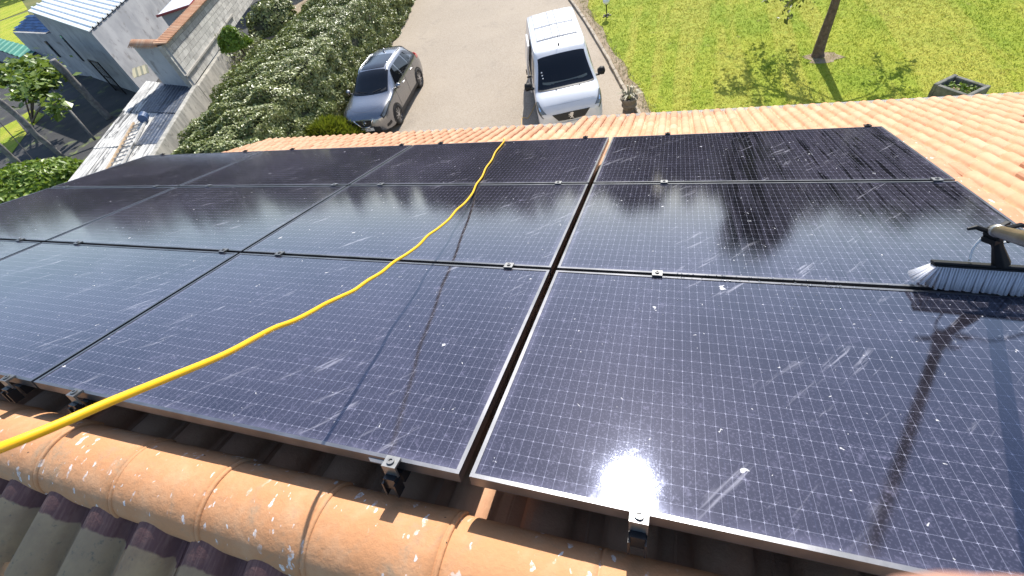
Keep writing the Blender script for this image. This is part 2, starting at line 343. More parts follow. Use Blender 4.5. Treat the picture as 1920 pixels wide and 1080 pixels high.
M['yellow'] = mottled('yellow_hose', (.80, .43, .010), (.84, .48, .014), 12, .40, .05, 80, .001)
M['white_wall'] = mottled('pale_render', (.34, .335, .34), (.42, .41, .40), 1.2, .92, .4, 30, .012, c=(.24, .22, .20), cscale=2.2)
M['grey_wall'] = mottled('grey_render', (.29, .295, .31), (.40, .40, .41), .9, .92, .4, 30, .012, c=(.22, .21, .21), cscale=2)
M['block'] = mottled('concrete_block', (.46, .44, .40), (.56, .54, .49), 6, .95, .6, 60, .006, c=(.36, .34, .31), cscale=4, island=.25)
M['joint'] = mottled('block_mortar', (.30, .28, .25), (.38, .36, .32), 6, .95, .5, 60, .006)
def streaked():
    t = NT('streaked_concrete'); P = t.pos(); n = t.noise(t.mapv(P, (2.6, 2.6, .55)), 1, 5, .7, .4)
    col = t.mix(t.ramp(n, .35, .65), (.46, .43, .37), (.26, .25, .22)); col = t.mix(t.ramp(t.noise(P, 5, 5, .7), .55, .72), col, (.15, .145, .12))
    t.set(Base_Color=col, Roughness=.95, Normal=t.bump(t.noise(P, 22, 4), .5, .02)); return t.m
M['streak'] = streaked()
def fibre():
    t = NT('fibre_cement'); P = t.pos(); rt_ = t.mapv(P, rot=(0, 0, R(62.7))); n = t.noise(t.mapv(rt_, (.9, 7, 1)), 1, 6, .72, .5); n2 = t.noise(t.mapv(rt_, (.5, 2.6, 1)), 1, 4, .7)
    col = t.mix(t.ramp(n, .38, .60), (.60, .58, .54), (.33, .32, .30)); col = t.mix(t.ramp(t.math('MULTIPLY', n, n2), .29, .36), col, (.06, .06, .058))
    t.set(Base_Color=col, Roughness=.85, Normal=t.bump(n, .5, .03)); return t.m
M['fibre'] = fibre()
M['slate_shade_sheet'] = mottled('slate_black_shade', (.020, .026, .040), (.050, .065, .10), 2.5, .5, .5, 12, .02, c=(.16, .17, .18), cscale=7)  # dark slates whose colour also carries the end wall's shadow
M['sheet_metal'] = mottled('galvanised_sheet', (.66, .70, .72), (.74, .77, .78), 1.5, .45, .05, 30, .003, metal=.25)
M['blue_tile'] = mottled('slate_blue', (.045, .12, .30), (.07, .17, .38), 2, .6, .3, 20, .02, island=.5)
M['green_sheet'] = mottled('green_sheet', (.03, .17, .11), (.05, .23, .15), .8, .55, .15, 10, .01)
M['cream'] = simple('cream_sheet', (.55, .48, .30), .6)
M['red_paint'] = simple('red_paint', (.30, .05, .05), .5)
M['red'] = simple('red_plastic', (.42, .03, .04), .45)
M['blue_plastic'] = mottled('blue_plastic', (.025, .06, .14), (.045, .09, .19), 3, .5, .1)
M['wood_pale'] = mottled('pale_wood', (.36, .25, .15), (.46, .34, .22), 6, .85, .4)
M['pot'] = mottled('stone_pot', (.16, .13, .10), (.24, .20, .155), 8, .9, .6, 40, .01)
M['stone'] = mottled('old_stone', (.12, .12, .10), (.22, .215, .18), 5, .95, .7, 25, .03, c=(.10, .11, .06), cscale=6)
M['globe'] = simple('opal_globe', (.78, .82, .84), .25)
M['bristle'] = leaf('bristle', (.78, .78, .82), (.88, .88, .88), .6, 0)
bt = NT('bristle_nylon'); btr = bt.new('ShaderNodeBsdfTranslucent'); btr.inputs[0].default_value = (.86, .86, .90, 1); bt.set(Base_Color=(.84, .84, .87), Roughness=.6); bms = bt.new('ShaderNodeMixShader'); bms.inputs[0].default_value = .5
bt.t.links.new(bt.p.outputs[0], bms.inputs[1]); bt.t.links.new(btr.outputs[0], bms.inputs[2]); bt.t.links.new(bms.outputs[0], next(n for n in bt.n if n.type == 'OUTPUT_MATERIAL').inputs[0]); M['bristle'] = bt.m
M['pole'] = mottled('bronze_pole', (.060, .052, .034), (.09, .078, .052), 10, .38, .05, 80, .001, metal=.35)
t_ = NT('clear_tube'); t_.set(Base_Color=(.80, .82, .84), Roughness=.2, Transmission_Weight=.3, IOR=1.3); M['tube'] = t_.m
M['skin'] = simple('skin', (.42, .215, .15), .55)

# ------------------------------------------------------------------ ground, driveway, lawn
def sheet(name, poly, z, mat, kind='structure', label=None, cuts=0):
    o = MB().add([(x, y, z) for x, y in poly], [tuple(range(len(poly)))]).build(name, mat, fix=False); tag(o, label, None, None, kind)
    if o.data.polygons[0].normal.z < 0: o.data.flip_normals()
    return o
sheet('ground', [(-900, -900), (900, -900), (900, 900), (-900, 900)], G - .03, M['field'], label='green field beyond the gardens')
kerb_px = [(1062, -12), (1068, 0), (1083, 20), (1100, 45), (1115, 70), (1130, 95), (1145, 122), (1160, 150), (1177, 180), (1195, 210)]
kerb = [at(x, y, G) for x, y in kerb_px]
kd = (kerb[0] - kerb[2]).normalized(); kerb = [kerb[0] + kd * 6] + kerb; ke = (kerb[-1] - kerb[-3]).normalized(); kerb.append(kerb[-1] + ke * 5)
drv = [(p.x, p.y) for p in kerb]
sheet('driveway', drv + [(1.2, 2), (-15, 2), (-13, 13.5), (-15.2, 25.6), (-16.5, 33)], G + .004, M['asphalt'], label='beige tarmac driveway')
sheet('lawn', drv[::-1] + [(kerb[0].x, 60), (45, 60), (45, 2), (1.5, 2)], G + .002, M['lawn'], label='sunlit yellow green lawn')
# border: kerb stones, one by one, and the dry strip of soil behind them
path = []; 
for a, b in zip(kerb[:-1], kerb[1:]):
    n = max(1, int((b - a).length / .5))
    path += [a.lerp(b, i / n) for i in range(n)]
path.append(kerb[-1])
kr = empty('kerb', (path[0].x, path[0].y, G)); tag(kr, 'worn concrete edging kerb between driveway and lawn', 'kerb')
for a, b in zip(path[:-1], path[1:]):
    d = (b - a); L = d.length; ang = math.atan2(d.y, d.x); c = (a + b) / 2 - Vector((path[0].x, path[0].y, G))
    MB().box((0, 0, .045), (L - .012, .10, .13)).build('kerb_stone', M['kerb'], kr, (c.x + rnd.uniform(-.008, .008), c.y, rnd.uniform(-.012, .012)), (rnd.uniform(-.03, .03), rnd.uniform(-.02, .02), ang + rnd.uniform(-.02, .02)), bevel=.012)
nrm = [Vector((-(path[min(i + 1, len(path) - 1)] - path[max(i - 1, 0)]).normalized().y, (path[min(i + 1, len(path) - 1)] - path[max(i - 1, 0)]).normalized().x, 0)) for i in range(len(path))]
sb = MB(); vs = []; fs = []
for i, p in enumerate(path):
    w = .28 + .20 * rnd.random() + (.35 if i < 14 else 0)
    for k in range(2): q = p + nrm[i] * (.02 if k == 0 else w) * (1 if nrm[i].x > 0 else -1); vs.append((q.x, q.y, G + .012))
fs = [(2 * i, 2 * i + 1, 2 * i + 3, 2 * i + 2) for i in range(len(path) - 1)]
tag(sb.add(vs, fs).build('soil_strip', M['soil']), 'dry bare soil along the kerb', None, None, 'structure')

# grass: real tufts over the lawn seen from the roof
def blades(name, mat, pts, h0, h1, w, lean, seed, n_per=3):
    rs = np.random.RandomState(seed); P = np.repeat(np.asarray(pts, dtype=np.float32), n_per, axis=0); N = len(P)
    P = P + np.c_[rs.normal(0, .03, N), rs.normal(0, .03, N), np.zeros(N)]
    a = rs.uniform(0, 2 * np.pi, N); h = rs.uniform(h0, h1, N); ln = rs.uniform(.2, 1, N) * lean; b = rs.uniform(0, 2 * np.pi, N)
    s = np.c_[np.cos(a), np.sin(a), 0 * a] * (w * rs.uniform(.6, 1.3, N))[:, None]; top = P + np.c_[np.cos(b) * ln, np.sin(b) * ln, h]
    V = np.stack([P - s, P + s, top], 1).reshape(-1, 3); Fq = np.arange(3 * N).reshape(-1, 3); return np_mesh(name, V, Fq, mat)
rs = np.random.RandomState(3); gp = []
kx = np.array([p.x for p in path]); ky = np.array([p.y for p in path]); o_ = np.argsort(ky)
for _ in range(90000):
    x = rs.uniform(-6, 12); y = rs.uniform(9.5, 26)
    if x > np.interp(y, ky[o_], kx[o_]) + .32 and (rs.rand() < .85): gp.append((x, y, G))
tag(link('lawn_grass', blades('lawn_grass', M['grass_blade'], gp, .015, .055, .008, .06, 5, 3)), 'short sunlit grass of the lawn', 'grass', None, 'stuff')
wd = []
for i in range(1400):
    p = path[rs.randint(len(path) - 1)]; wd.append((p.x + rs.uniform(.08, .5), p.y + rs.uniform(-.3, .3), G))
tag(link('kerb_weeds', blades('kerb_weeds', M['dry_leaf'], wd, .02, .09, .01, .07, 6, 3)), 'dry weeds along the kerb', 'weeds', None, 'stuff')

# ------------------------------------------------------------------ house: tiles
def tile_mesh(name, mat, pitch, length, crest=.66, h=.062, t=.014, rise=.016, segs=8):
    prof = [(-pitch / 2 - .004, .012), (-pitch * crest / 2 - .006, .0)]
    for k in range(segs + 1):
        a = math.pi * (1 - k / segs); prof.append((math.cos(a) * pitch * crest / 2, .002 + math.sin(a) ** .8 * h))
    prof += [(pitch * crest / 2 + .006, .0), (pitch / 2 + .004, .012)]
    n = len(prof); m = MB()
    vs = [(x * .95 if abs(x) < pitch * .45 else x, -.05, z * .93 - .002) for x, z in prof] + [(x, length, z + rise) for x, z in prof] + [(x * .97, length, z + rise - t) for x, z in prof] + [(x * .93, -.05, z - t) for x, z in prof]
    fs = [(i, i + 1, n + i + 1, n + i) for i in range(n - 1)] + [(n + i, n + i + 1, 2 * n + i + 1, 2 * n + i) for i in range(n - 1)]
    m.add(vs, fs); return m
def roof_grid(owner, deck, name, mesh, places, rot, n_single, mat):
    for k, (loc, rz) in enumerate(places[:n_single]):
        link(name, mesh, deck, loc, (rot[0] + rnd.uniform(-.006, .006), rnd.uniform(-.012, .012), rz + rnd.uniform(-.008, .008)))
    rest = places[n_single:]
    if rest:
        V = np.array([v.co[:] for v in mesh.vertices]); Fq = [tuple(p.vertices) for p in mesh.polygons]; Fq = np.array(Fq); Rm = np.array(Matrix.Rotation(rot[0], 3, 'X'))
        VV = V @ Rm.T; vs = np.concatenate([VV + np.array(l)[None] + np.array([rnd.uniform(-.003, .003), 0, rnd.uniform(-.003, .003)]) for l, _ in rest]); fs = np.concatenate([Fq + i * len(V) for i in range(len(rest))])
        tag(link(name, np_mesh(name, vs, fs, mat, False), deck), None, None, None, 'stuff')

house = empty('house', (-1.7, -.2, G)); tag(house, 'house with terracotta ridge under the solar panels', 'house')
def local(o, w): return Vector(w) - o.location
NC = -.19                      # tile crest below the glass
EAVE = 3.22; RIDGE_Y = -.188; RIDGE_Z = -.168
U0, U1 = -5.62, 2.10
hb = house.location
def hp(u, v, n): return RP(u, v, n) - hb
wl_ = MB()
wl_.box(((U0 + U1) / 2 - hb.x, 0.0 - hb.y - .2, (G - 1.35) / 2 - hb.z), (U1 - U0 - .5, 6.0, -1.35 - G)); wl_.build('wall', M['render_wall'], house)
deck = MB(); tk = .05
a, b, c, d = hp(U0 + .06, -.06, NC - .068), hp(U1 - .06, -.06, NC - .068), hp(U1 - .06, EAVE - .08, NC - .068), hp(U0 + .06, EAVE - .08, NC - .068); off = Vector((0, 0, -tk))
deck.add([a, b, c, d, a + off, b + off, c + off, d + off], [(0, 1, 2, 3), (7, 6, 5, 4), (0, 4, 5, 1), (1, 5, 6, 2), (2, 6, 7, 3), (3, 7, 4, 0)])
roof_deck = deck.build('roof', M['mortar'], house)
# main slope tiles: the ones in view single, those under the panels together
PT = .228; LT = .36
tm = tile_mesh('tile', M['tile'], PT, LT); tmesh = tm.mesh('tile', M['tile'], True)
vis, hid = [], []
k0 = -1.196
cols = [k0 + PT * k for k in range(-19, 15) if U0 + .1 < k0 + PT * k < U1 - .05]
nrows = 9; row0 = EAVE - nrows * LT
for u in cols:
    for r_ in range(nrows + 1):
        v = row0 + (r_ - 1) * LT + .0
        if v < -.30: continue
        p = hp(u, v, NC - .068)
        (vis if (v < .12 or u > 1.70) else hid).append((p, 0))
roof_grid(house, roof_deck, 'tile', tmesh, vis + hid, ROOF_ROT, len(vis), M['tile'])
# right verge: big half round tiles
vm = MB(); n = 10
for (y0, r0, zz) in ((-.04, .096, -.006), (.385, .108, .012)):
    for k in range(n + 1):
        a_ = math.pi * (1.04 - 1.20 * k / n); vm.v.append((math.cos(a_) * r0, y0, math.sin(a_) * r0 * .85 + zz))
vm.f = [(k, k + 1, n + 1 + k + 1, n + 1 + k) for k in range(n)]
b0 = len(vm.v)
vm.v += [(x * .9, y, z * .9) for x, y, z in vm.v[n + 1:2 * n + 2]]; vm.f += [(n + 1 + k, n + 2 + k, b0 + k + 1, b0 + k) for k in range(n)]
vmesh = vm.mesh('verge_tile', M['verge'], True)
for r_ in range(9):
    link('verge_tile', vmesh, roof_deck, hp(U1 - .085, EAVE - .02 - (r_ + 1) * .365, NC - .045), (ROOF_ROT[0] + rnd.uniform(-.01, .01), rnd.uniform(-.03, .03), rnd.uniform(-.015, .015)))
fb = MB(); a, b = hp(U1 - .02, -.1, NC - .10), hp(U1 - .02, EAVE - .05, NC - .10)
fb.add([a, b, b + Vector((0, 0, -.16)), a + Vector((0, 0, -.16)), a + Vector((-.05, 0, 0)), b + Vector((-.05, 0, 0)), b + Vector((-.05, 0, -.16)), a + Vector((-.05, 0, -.16))], [(0, 1, 2, 3), (4, 7, 6, 5), (0, 4, 5, 1), (3, 2, 6, 7), (1, 5, 6, 2), (0, 3, 7, 4)]).build('verge_board', M['mortar'], roof_deck)
# rear slope (towards the photographer)
OT = R(17)
def op(u, s, n): return Vector((u, RIDGE_Y + .02 - s * math.cos(OT) - n * math.sin(OT), RIDGE_Z + .068 - s * math.sin(OT) + n * math.cos(OT))) - hb
a, b, c, d = op(U0, 0, -.06), op(U1, 0, -.06), op(U1, 3.4, -.06), op(U0, 3.4, -.06)
dk2 = MB().add([a, b, c, d, a + off, b + off, c + off, d + off], [(0, 1, 2, 3), (7, 6, 5, 4), (0, 4, 5, 1), (1, 5, 6, 2), (2, 6, 7, 3), (3, 7, 4, 0)]).build('rear_roof', M['mortar'], house)
otm = tile_mesh('old_tile', M['old_tile'], PT, .37, .70, .074, .016, .018, 10).mesh('old_tile', M['old_tile'], True)
pl = []
otm1 = otm.copy(); otm1.materials.clear(); otm1.materials.append(M['old_tile_top'])
for r_ in range(4):
    for k in range(-4, 12):
        pl.append((op(k0 - .055 + PT * k, .02 + .37 * r_, -.062), r_))
for loc, r_ in pl:
    o = link('old_tile', otm if r_ else otm1, dk2, loc); o.rotation_euler = (Matrix.Rotation(math.pi, 3, 'Z') @ Matrix.Rotation(-OT + rnd.uniform(-.008, .008), 3, 'X') @ Matrix.Rotation(rnd.uniform(-.02, .02), 3, 'Y')).to_euler()
# ridge tiles with their rolled rim
rr = .130; n = 20
prof = [(0, rr - .0035), (.30, rr), (.3385, rr + .0010), (.3395, rr + .0016), (.374, rr + .0017), (.3745, rr - .0006), (.3785, rr - .0006), (.380, rr + .0022), (.385, rr + .0032), (.390, rr + .0022), (.392, rr - .003), (.392, rr - .012)]
rm = MB()
for x, r_ in prof:
    for k in range(n + 1):
        a_ = math.pi * (1.0 - k / n); rm.v.append((x, math.cos(a_) * r_, math.sin(a_) * r_ * .80))
m_ = n + 1
rm.f = [(i * m_ + k, i * m_ + k + 1, (i + 1) * m_ + k + 1, (i + 1) * m_ + k) for i in range(len(prof) - 1) for k in range(n)]
rmesh = rm.mesh('ridge_tile', M['ridge'], True)
RT = .385
for k in range(-13, 6):
    link('ridge_tile', rmesh, house, Vector((-.425 - .382 + RT * k, RIDGE_Y + rnd.uniform(-.003, .003), RIDGE_Z + rnd.uniform(-.003, .003))) - hb, (rnd.uniform(-.012, .012), rnd.uniform(-.006, .006), rnd.uniform(-.008, .008)))
MB().box(Vector(((U0 + U1) / 2, RIDGE_Y, RIDGE_Z - .03)) - hb, (U1 - U0 - .1, .15, .10)).build('ridge_mortar', M['mortar'], house)

# lower wing in front
PH = R(21.5); EY, EZ = 8.43, -4.0
wing = empty('house_wing', (0, 5.5, G)); wb = wing.location; tag(wing, 'lower house wing with pale terracotta roof beyond the panels', 'house')
def LP(u, d, n): return Vector((u, EY - d * math.cos(PH) + n * math.sin(PH), EZ + d * math.sin(PH) + n * math.cos(PH))) - wb
MB().box(Vector((-1.2, 5.0, (G - 4.35) / 2)) - wb, (15.6, 5.4, -4.35 - G)).build('wall', M['render_wall'], wing)
STEP = -1.36; LEFT = -9.35; RGT = 9.5
dm = MB()
def slab(u0, u1, d0, d1):
    a, b, c, d = LP(u0, d0, -.075), LP(u1, d0, -.075), LP(u1, d1, -.075), LP(u0, d1, -.075); o_ = Vector((0, 0, -.06))
    dm.add([a, b, c, d, a + o_, b + o_, c + o_, d + o_], [(0, 1, 2, 3), (7, 6, 5, 4), (0, 4, 5, 1), (1, 5, 6, 2), (2, 6, 7, 3), (3, 7, 4, 0)])
slab(LEFT + .05, STEP, .80, 6.0); slab(STEP, 2.3, .10, 6.0); slab(2.3, RGT, .10, 9.6)
wdeck = dm.build('roof', M['mortar'], wing)
PW, LW = .199, .345
wmesh = tile_mesh('tile', M['tile'], PW, LW, .70, .060, .014, .018).mesh('tile', M['tile'], True)
cand = []
ncol = int((RGT - LEFT) / PW)
def proj(p):
    q = p - CAM; z = q.dot(FWD); return (960 + F * q.dot(RIGHT) / z, 540 + F * q.dot(DOWN) / z, z) if z > .05 else (-9999, 0, 0)
def panel_hides(p):            # true when the line of sight to p meets the panel field or the main roof
    d = p - CAM; nn = Vector((0, math.sin(TH), math.cos(TH))); den = d.dot(nn)
    if abs(den) < 1e-6: return False
    tt = (NC * .3 - CAM.dot(nn)) / den
    if not 0 < tt < 1: return False
    h = CAM + d * tt; v = h.y * math.cos(TH) - h.z * math.sin(TH); return U0 < h.x < U1 - .1 and -.2 < v < EAVE - .1
for i in range(ncol):
    u = LEFT + .1 + i * PW; e0 = .70 if u < STEP else 0.0; dmax = 6.0 if u < 2.2 else 9.4
    k = 0
    while e0 + (k + 1) * LW < dmax:
        d = e0 + (k + 1) * LW; p = LP(u, d, -.066); w = LP(u, d - LW / 2, .0) + wb; px, py, z = proj(w)
        seen = -20 < px < 1940 and -20 < py < 1100 and not panel_hides(w)
        cand.append(((0 if seen else 1), z, p)); k += 1
cand.sort(key=lambda c: (c[0], c[1]))
NSEEN = sum(1 for c in cand if c[0] == 0)
roof_grid(wing, wdeck, 'tile', wmesh, [(c[2], 0) for c in cand], (-PH, 0, 0), min(300, NSEEN), M['tile'])
def gutter(u0, u1, d):
    g = MB(); n = 8; vs = []
    for u in (u0, u1):
        for k in range(n + 1):
            a_ = math.pi + math.pi * k / n; vs.append(LP(u, d, 0) + Vector((0, .040 + math.cos(a_) * .055, -.062 + math.sin(a_) * .055)))
        vs.append(LP(u, d, 0) + Vector((0, .106, -.056))); vs.append(LP(u, d, 0) + Vector((0, .106, -.070)))
    m = n + 3; g.add(vs, [(k, k + 1, m + k + 1, m + k) for k in range(m - 1)]); return g.build('gutter', M['gutter'], wing, fix=False)
gutter(STEP + .02, RGT, .02); gutter(-4.9, STEP - .05, .72)

# ------------------------------------------------------------------ solar panels
PWD, PHT = 1.80, 1.0246
rowv = [0.0, 1.0468, 2.0936]; colu = [-5.4634, -3.6465, -1.8296, 0.0]
clampu = [(-5.20, -3.92), (-3.275, -1.965), (-1.552, -.222), (.42, 1.72)]
fm = MB(); lw = .0115; ft = .036
def bar(x0, x1, y0, y1, z0, z1): fm.box(((x0 + x1) / 2, (y0 + y1) / 2, (z0 + z1) / 2), (x1 - x0, y1 - y0, z1 - z0))
bar(0, PWD, 0, lw, -ft, 0); bar(0, PWD, PHT - lw, PHT, -ft, 0); bar(0, lw, lw + .0003, PHT - lw - .0003, -ft, -.0002); bar(PWD - lw, PWD, lw + .0003, PHT - lw - .0003, -ft, -.0002)
fmesh = fm.mesh('frame', M['frame'])
gm = MB().add([(lw, lw, -.0022), (PWD - lw, lw, -.0022), (PWD - lw, PHT - lw, -.0022), (lw, PHT - lw, -.0022)], [(0, 1, 2, 3)]).mesh('glass', M['glass'], fix=False)
bmz = MB().box((PWD / 2, PHT / 2, -.010), (PWD - 2 * lw - .001, PHT - 2 * lw - .001, .006)).mesh('backsheet', M['frame_side'])
# clamps
def mid_clamp(): return MB().box((0, 0, .005), (.040, .040, .006)).lathe([(.0085, .0082), (.0085, .0135), (.0045, .0135), (.0045, .0105)], 10).box((0, 0, -.018), (.034, .012, .036))
mcm = mid_clamp().mesh('clamp', M['dull_alu']); mfm = mid_clamp().mesh('clamp', M['black_metal'])
ecm = MB().box((0, .0, .006), (.042, .034, .008)).box((0, -.0135, -.014), (.042, .006, .034)).lathe([(.011, .010), (.011, .0155), (.0055, .0155), (.0055, .012)], 12).mesh('clamp', M['dull_alu'])
ebm = MB().box((0, -.022, -.045), (.034, .020, .040)).box((-.018, -.024, -.062), (.005, .032, .050)).box((.018, -.024, -.062), (.005, .032, .050)).mesh('bracket', M['black_metal'])
colname = ['leftmost', 'second', 'third', 'rightmost']; rowname = ['nearest the ridge', 'in the middle row', 'in the far row']
extra = {(0, 3): ' with the sun glare', (1, 3): ' under the brush, water streaked', (2, 3): ' at the tile verge', (0, 2): ' with yellow hose shadow', (1, 2): ' crossed by yellow hose', (2, 2): ' where the hose leaves', (0, 1): ' cut by the left picture edge', (1, 1): ' reflecting pale sky', (2, 1): ' beside the hedge', (0, 0): ' as a small sliver', (1, 0): ' reflecting dark tree', (2, 0): ' below the ladder roof'}
for r_ in range(3):
    for c_ in range(4):
        p = empty('solar_panel', RP(colu[c_], rowv[r_], 0), ROOF_ROT)
        tag(p, f'black solar panel {rowname[r_]}, {colname[c_]} of four{extra[(r_, c_)]}', 'solar panel', 'solar panels on the terracotta roof')
        link('frame', fmesh, p); link('glass', gm, p); link('backsheet', bmz, p)
        for u in clampu[c_]:
            if r_ == 0:
                link('clamp', ecm, p, (u - colu[c_], -.012, 0)); link('bracket', ebm, p, (u - colu[c_], -.012, 0))
            link('clamp', mcm if r_ < 2 else mfm, p, (u - colu[c_], PHT + .011, 0 if r_ < 2 else .001))
        if (r_, c_) == (0, 2): MB().box((1.55, -.0012, -.020), (.055, .0015, .016)).build('label_sticker', M['sticker'], p)
        if r_ == 0: pass
rl = ['leftmost', 'second', 'third', 'fourth', 'fifth', 'sixth', 'seventh', 'eighth']; i_ = 0
for pair in clampu:
    for u in pair:
        tag(MB().box((0, 1.56, 0), (.036, 3.14, .040)).build('mounting_rail', M['black_metal'], None, RP(u, 0, -.060), ROOF_ROT), f'dark mounting rail under the panels, {rl[i_]} from the left', 'rail', 'mounting rails under the panels'); i_ += 1
# ------------------------------------------------------------------ yellow hose
def spline(pts, n=8):
    P = [Vector(p) for p in pts]; P = [2 * P[0] - P[1]] + P + [2 * P[-1] - P[-2]]; out = []
    for i in range(1, len(P) - 2):
        p0, p1, p2, p3 = P[i - 1:i + 3]
        for k in range(n):
            s = k / n; out.append(.5 * ((2 * p1) + (p2 - p0) * s + (2 * p0 - 5 * p1 + 4 * p2 - p3) * s * s + (3 * p1 - p0 - 3 * p2 + p3) * s ** 3))
    out.append(P[-2]); return out
def hose_ray(x, y, n):         # a point at height n over the glass seen at the pixel
    d = RIGHT * ((x - 960) / F) + DOWN * ((y - 540) / F) + FWD; nn = Vector((0, math.sin(TH), math.cos(TH)))
    return CAM + d * ((n - CAM.dot(nn)) / d.dot(nn))
hs = [(-110, 880, .69), (0, 840, .645), (100, 800, .62), (200, 756, .595), (300, 715, .555), (400, 674, .505), (440, 655, .483), (480, 633, .455), (515, 615, .43), (550, 602, .405), (580, 587, .375), (610, 570, .345), (640, 556, .315), (665, 544, .29), (690, 526, .268), (715, 511, .242), (738, 492, .214), (762, 477, .19), (785, 460, .165), (802, 442, .145), (822, 428, .122), (842, 411, .097), (856, 394, .077), (872, 380, .052), (886, 362, .024), (893, 346, .012), (904, 331, .010), (911, 315, .009), (922, 300, .009), (929, 285, .009), (939, 273, .009), (945, 265, .009)]
hpts = [hose_ray(x, y, n) for x, y, n in hs]
e = hpts[-1]; UT = LEFT + .1 + (round((-2.5 - LEFT - .1) / PW - .5) + .5) * PW
hpts += [e + Vector((-.02, .05, -.02)), e + Vector((-.10, .12, -.25)), LP(-1.5, 5.3, .02) + wb, LP(UT, 4.4, -.045) + wb, LP(UT, 3.0, -.05) + wb, LP(UT, 1.6, -.05) + wb, LP(UT, .80, -.045) + wb, LP(UT, .55, -.06) + wb, LP(UT, .50, -.4) + wb]
e = hpts[-1]; hpts += [Vector((e.x - .05, e.y + .15, G + .6)), Vector((e.x - .1, e.y + .4, G + .02))] + [at(x, y, G + .02) for x, y in ((978, 233), (990, 221), (998, 208), (1003, 196), (1006, 184))]
hr = MB().tube(spline(hpts, 8), .0064, 10)
tag(hr.build('yellow_hose', M['yellow'], smooth=True), 'long yellow hose running over the panels down to the van', 'hose')

# ------------------------------------------------------------------ brush on a pole
br = empty('water_brush', RP(1.385, 1.072, 0), ROOF_ROT); tag(br, 'white bristled water brush on a bronze pole at the right edge', 'brush')
BL, ang = .46, R(-4)
def rz(a): return Matrix.Rotation(a, 3, 'Z')
hd = Vector((.150, -.025, .092))        # head centre, local to the brush
MB().box((0, 0, 0), (BL, .032, .010)).box((0, 0, -.009), (BL - .006, .036, .007)).build('brush_block', M['black_plastic'], br, hd, (R(-14), 0, ang), bevel=.003)
bs = MB(); rb = random.Random(4)
Rb = Matrix.Rotation(ang, 3, 'Z') @ Matrix.Rotation(R(-14), 3, 'X')
for row in range(7):
    for k in range(62):
        x = -BL / 2 + .006 + k * (BL - .012) / 61; y = -.018 + row * .006
        splay = (k < 3) * (3 - k) * .014
        a = hd + Rb @ Vector((x, y, -.012)); tip = Vector((a.x - splay + rb.uniform(-.004, .004), a.y + .006 + y * .9 + rb.uniform(-.003, .003), .003 + rb.uniform(0, .004) + splay * .5))
        bs.tube([a, a.lerp(tip, .55) + Vector((rb.uniform(-.001, .001), 0, 0)), tip], [.0028, .0040, .0052], 5)
bs.build('bristles', M['bristle'], br, smooth=True)
LPj = Vector((1.38, 1.06, 0))
def bl(u, v, n): return Vector((u, v, n)) - LPj
neck0 = bl(1.475, 1.04, .100); neck1 = bl(1.42, 1.035, .205)
MB().tube([neck0, neck0.lerp(neck1, .35), neck0.lerp(neck1, .6), neck1], [.024, .019, .015, .016], 8).build('neck', M['black_plastic'], br, bevel=.002)
jt = MB().lathe([(.018, -.024), (.021, -.02), (.021, .02), (.018, .024)], 14, (0, 0, 0), 'y').box((.01, 0, .02), (.055, .014, .012)).box((-.012, .0, -.016), (.030, .040, .02))
jt.build('joint', M['black_plastic'], br, neck1 + Vector((0, 0, .006)), (0, R(-20), R(30)), bevel=.002)
for q, sx in ((neck1 + Vector((.012, -.012, .030)), 1), (neck1 + Vector((-.022, .004, .012)), -1), (neck1 + Vector((.030, -.010, -.014)), 1)):
    MB().tube([q, q + Vector((.030 * sx, .004, .010)), q + Vector((.050 * sx, .002, .004))], [.0085, .0075, .005], 7).build('clamp_lever', M['black_plastic'], br)
pa = bl(1.412, 1.025, .225); pb = bl(1.20, .575, .418); pdir = (pb - pa)
MB().tube([pa, pa + pdir * 1, pa + pdir * 2.6], .0175, 14).build('pole', M['pole'], br, smooth=True)
MB().tube([pa - pdir * .01, pa + pdir * .10], .0195, 14).build('pole_ferrule', M['alu'], br, smooth=True)
for s, base in ((-1, hd + Rb @ Vector((-.135, 0, .012))), (1, hd + Rb @ Vector((.10, 0, .012)))):
    top = neck0.lerp(neck1, .62)
    MB().tube(spline([base, base + Vector((.006 * s, 0, .050)), base.lerp(top, .45) + Vector((.012 * s, 0, .072)), top + Vector((.030 * s, 0, .022)), top], 6), .0040, 7).build('water_tube', M['tube'], br, smooth=True)

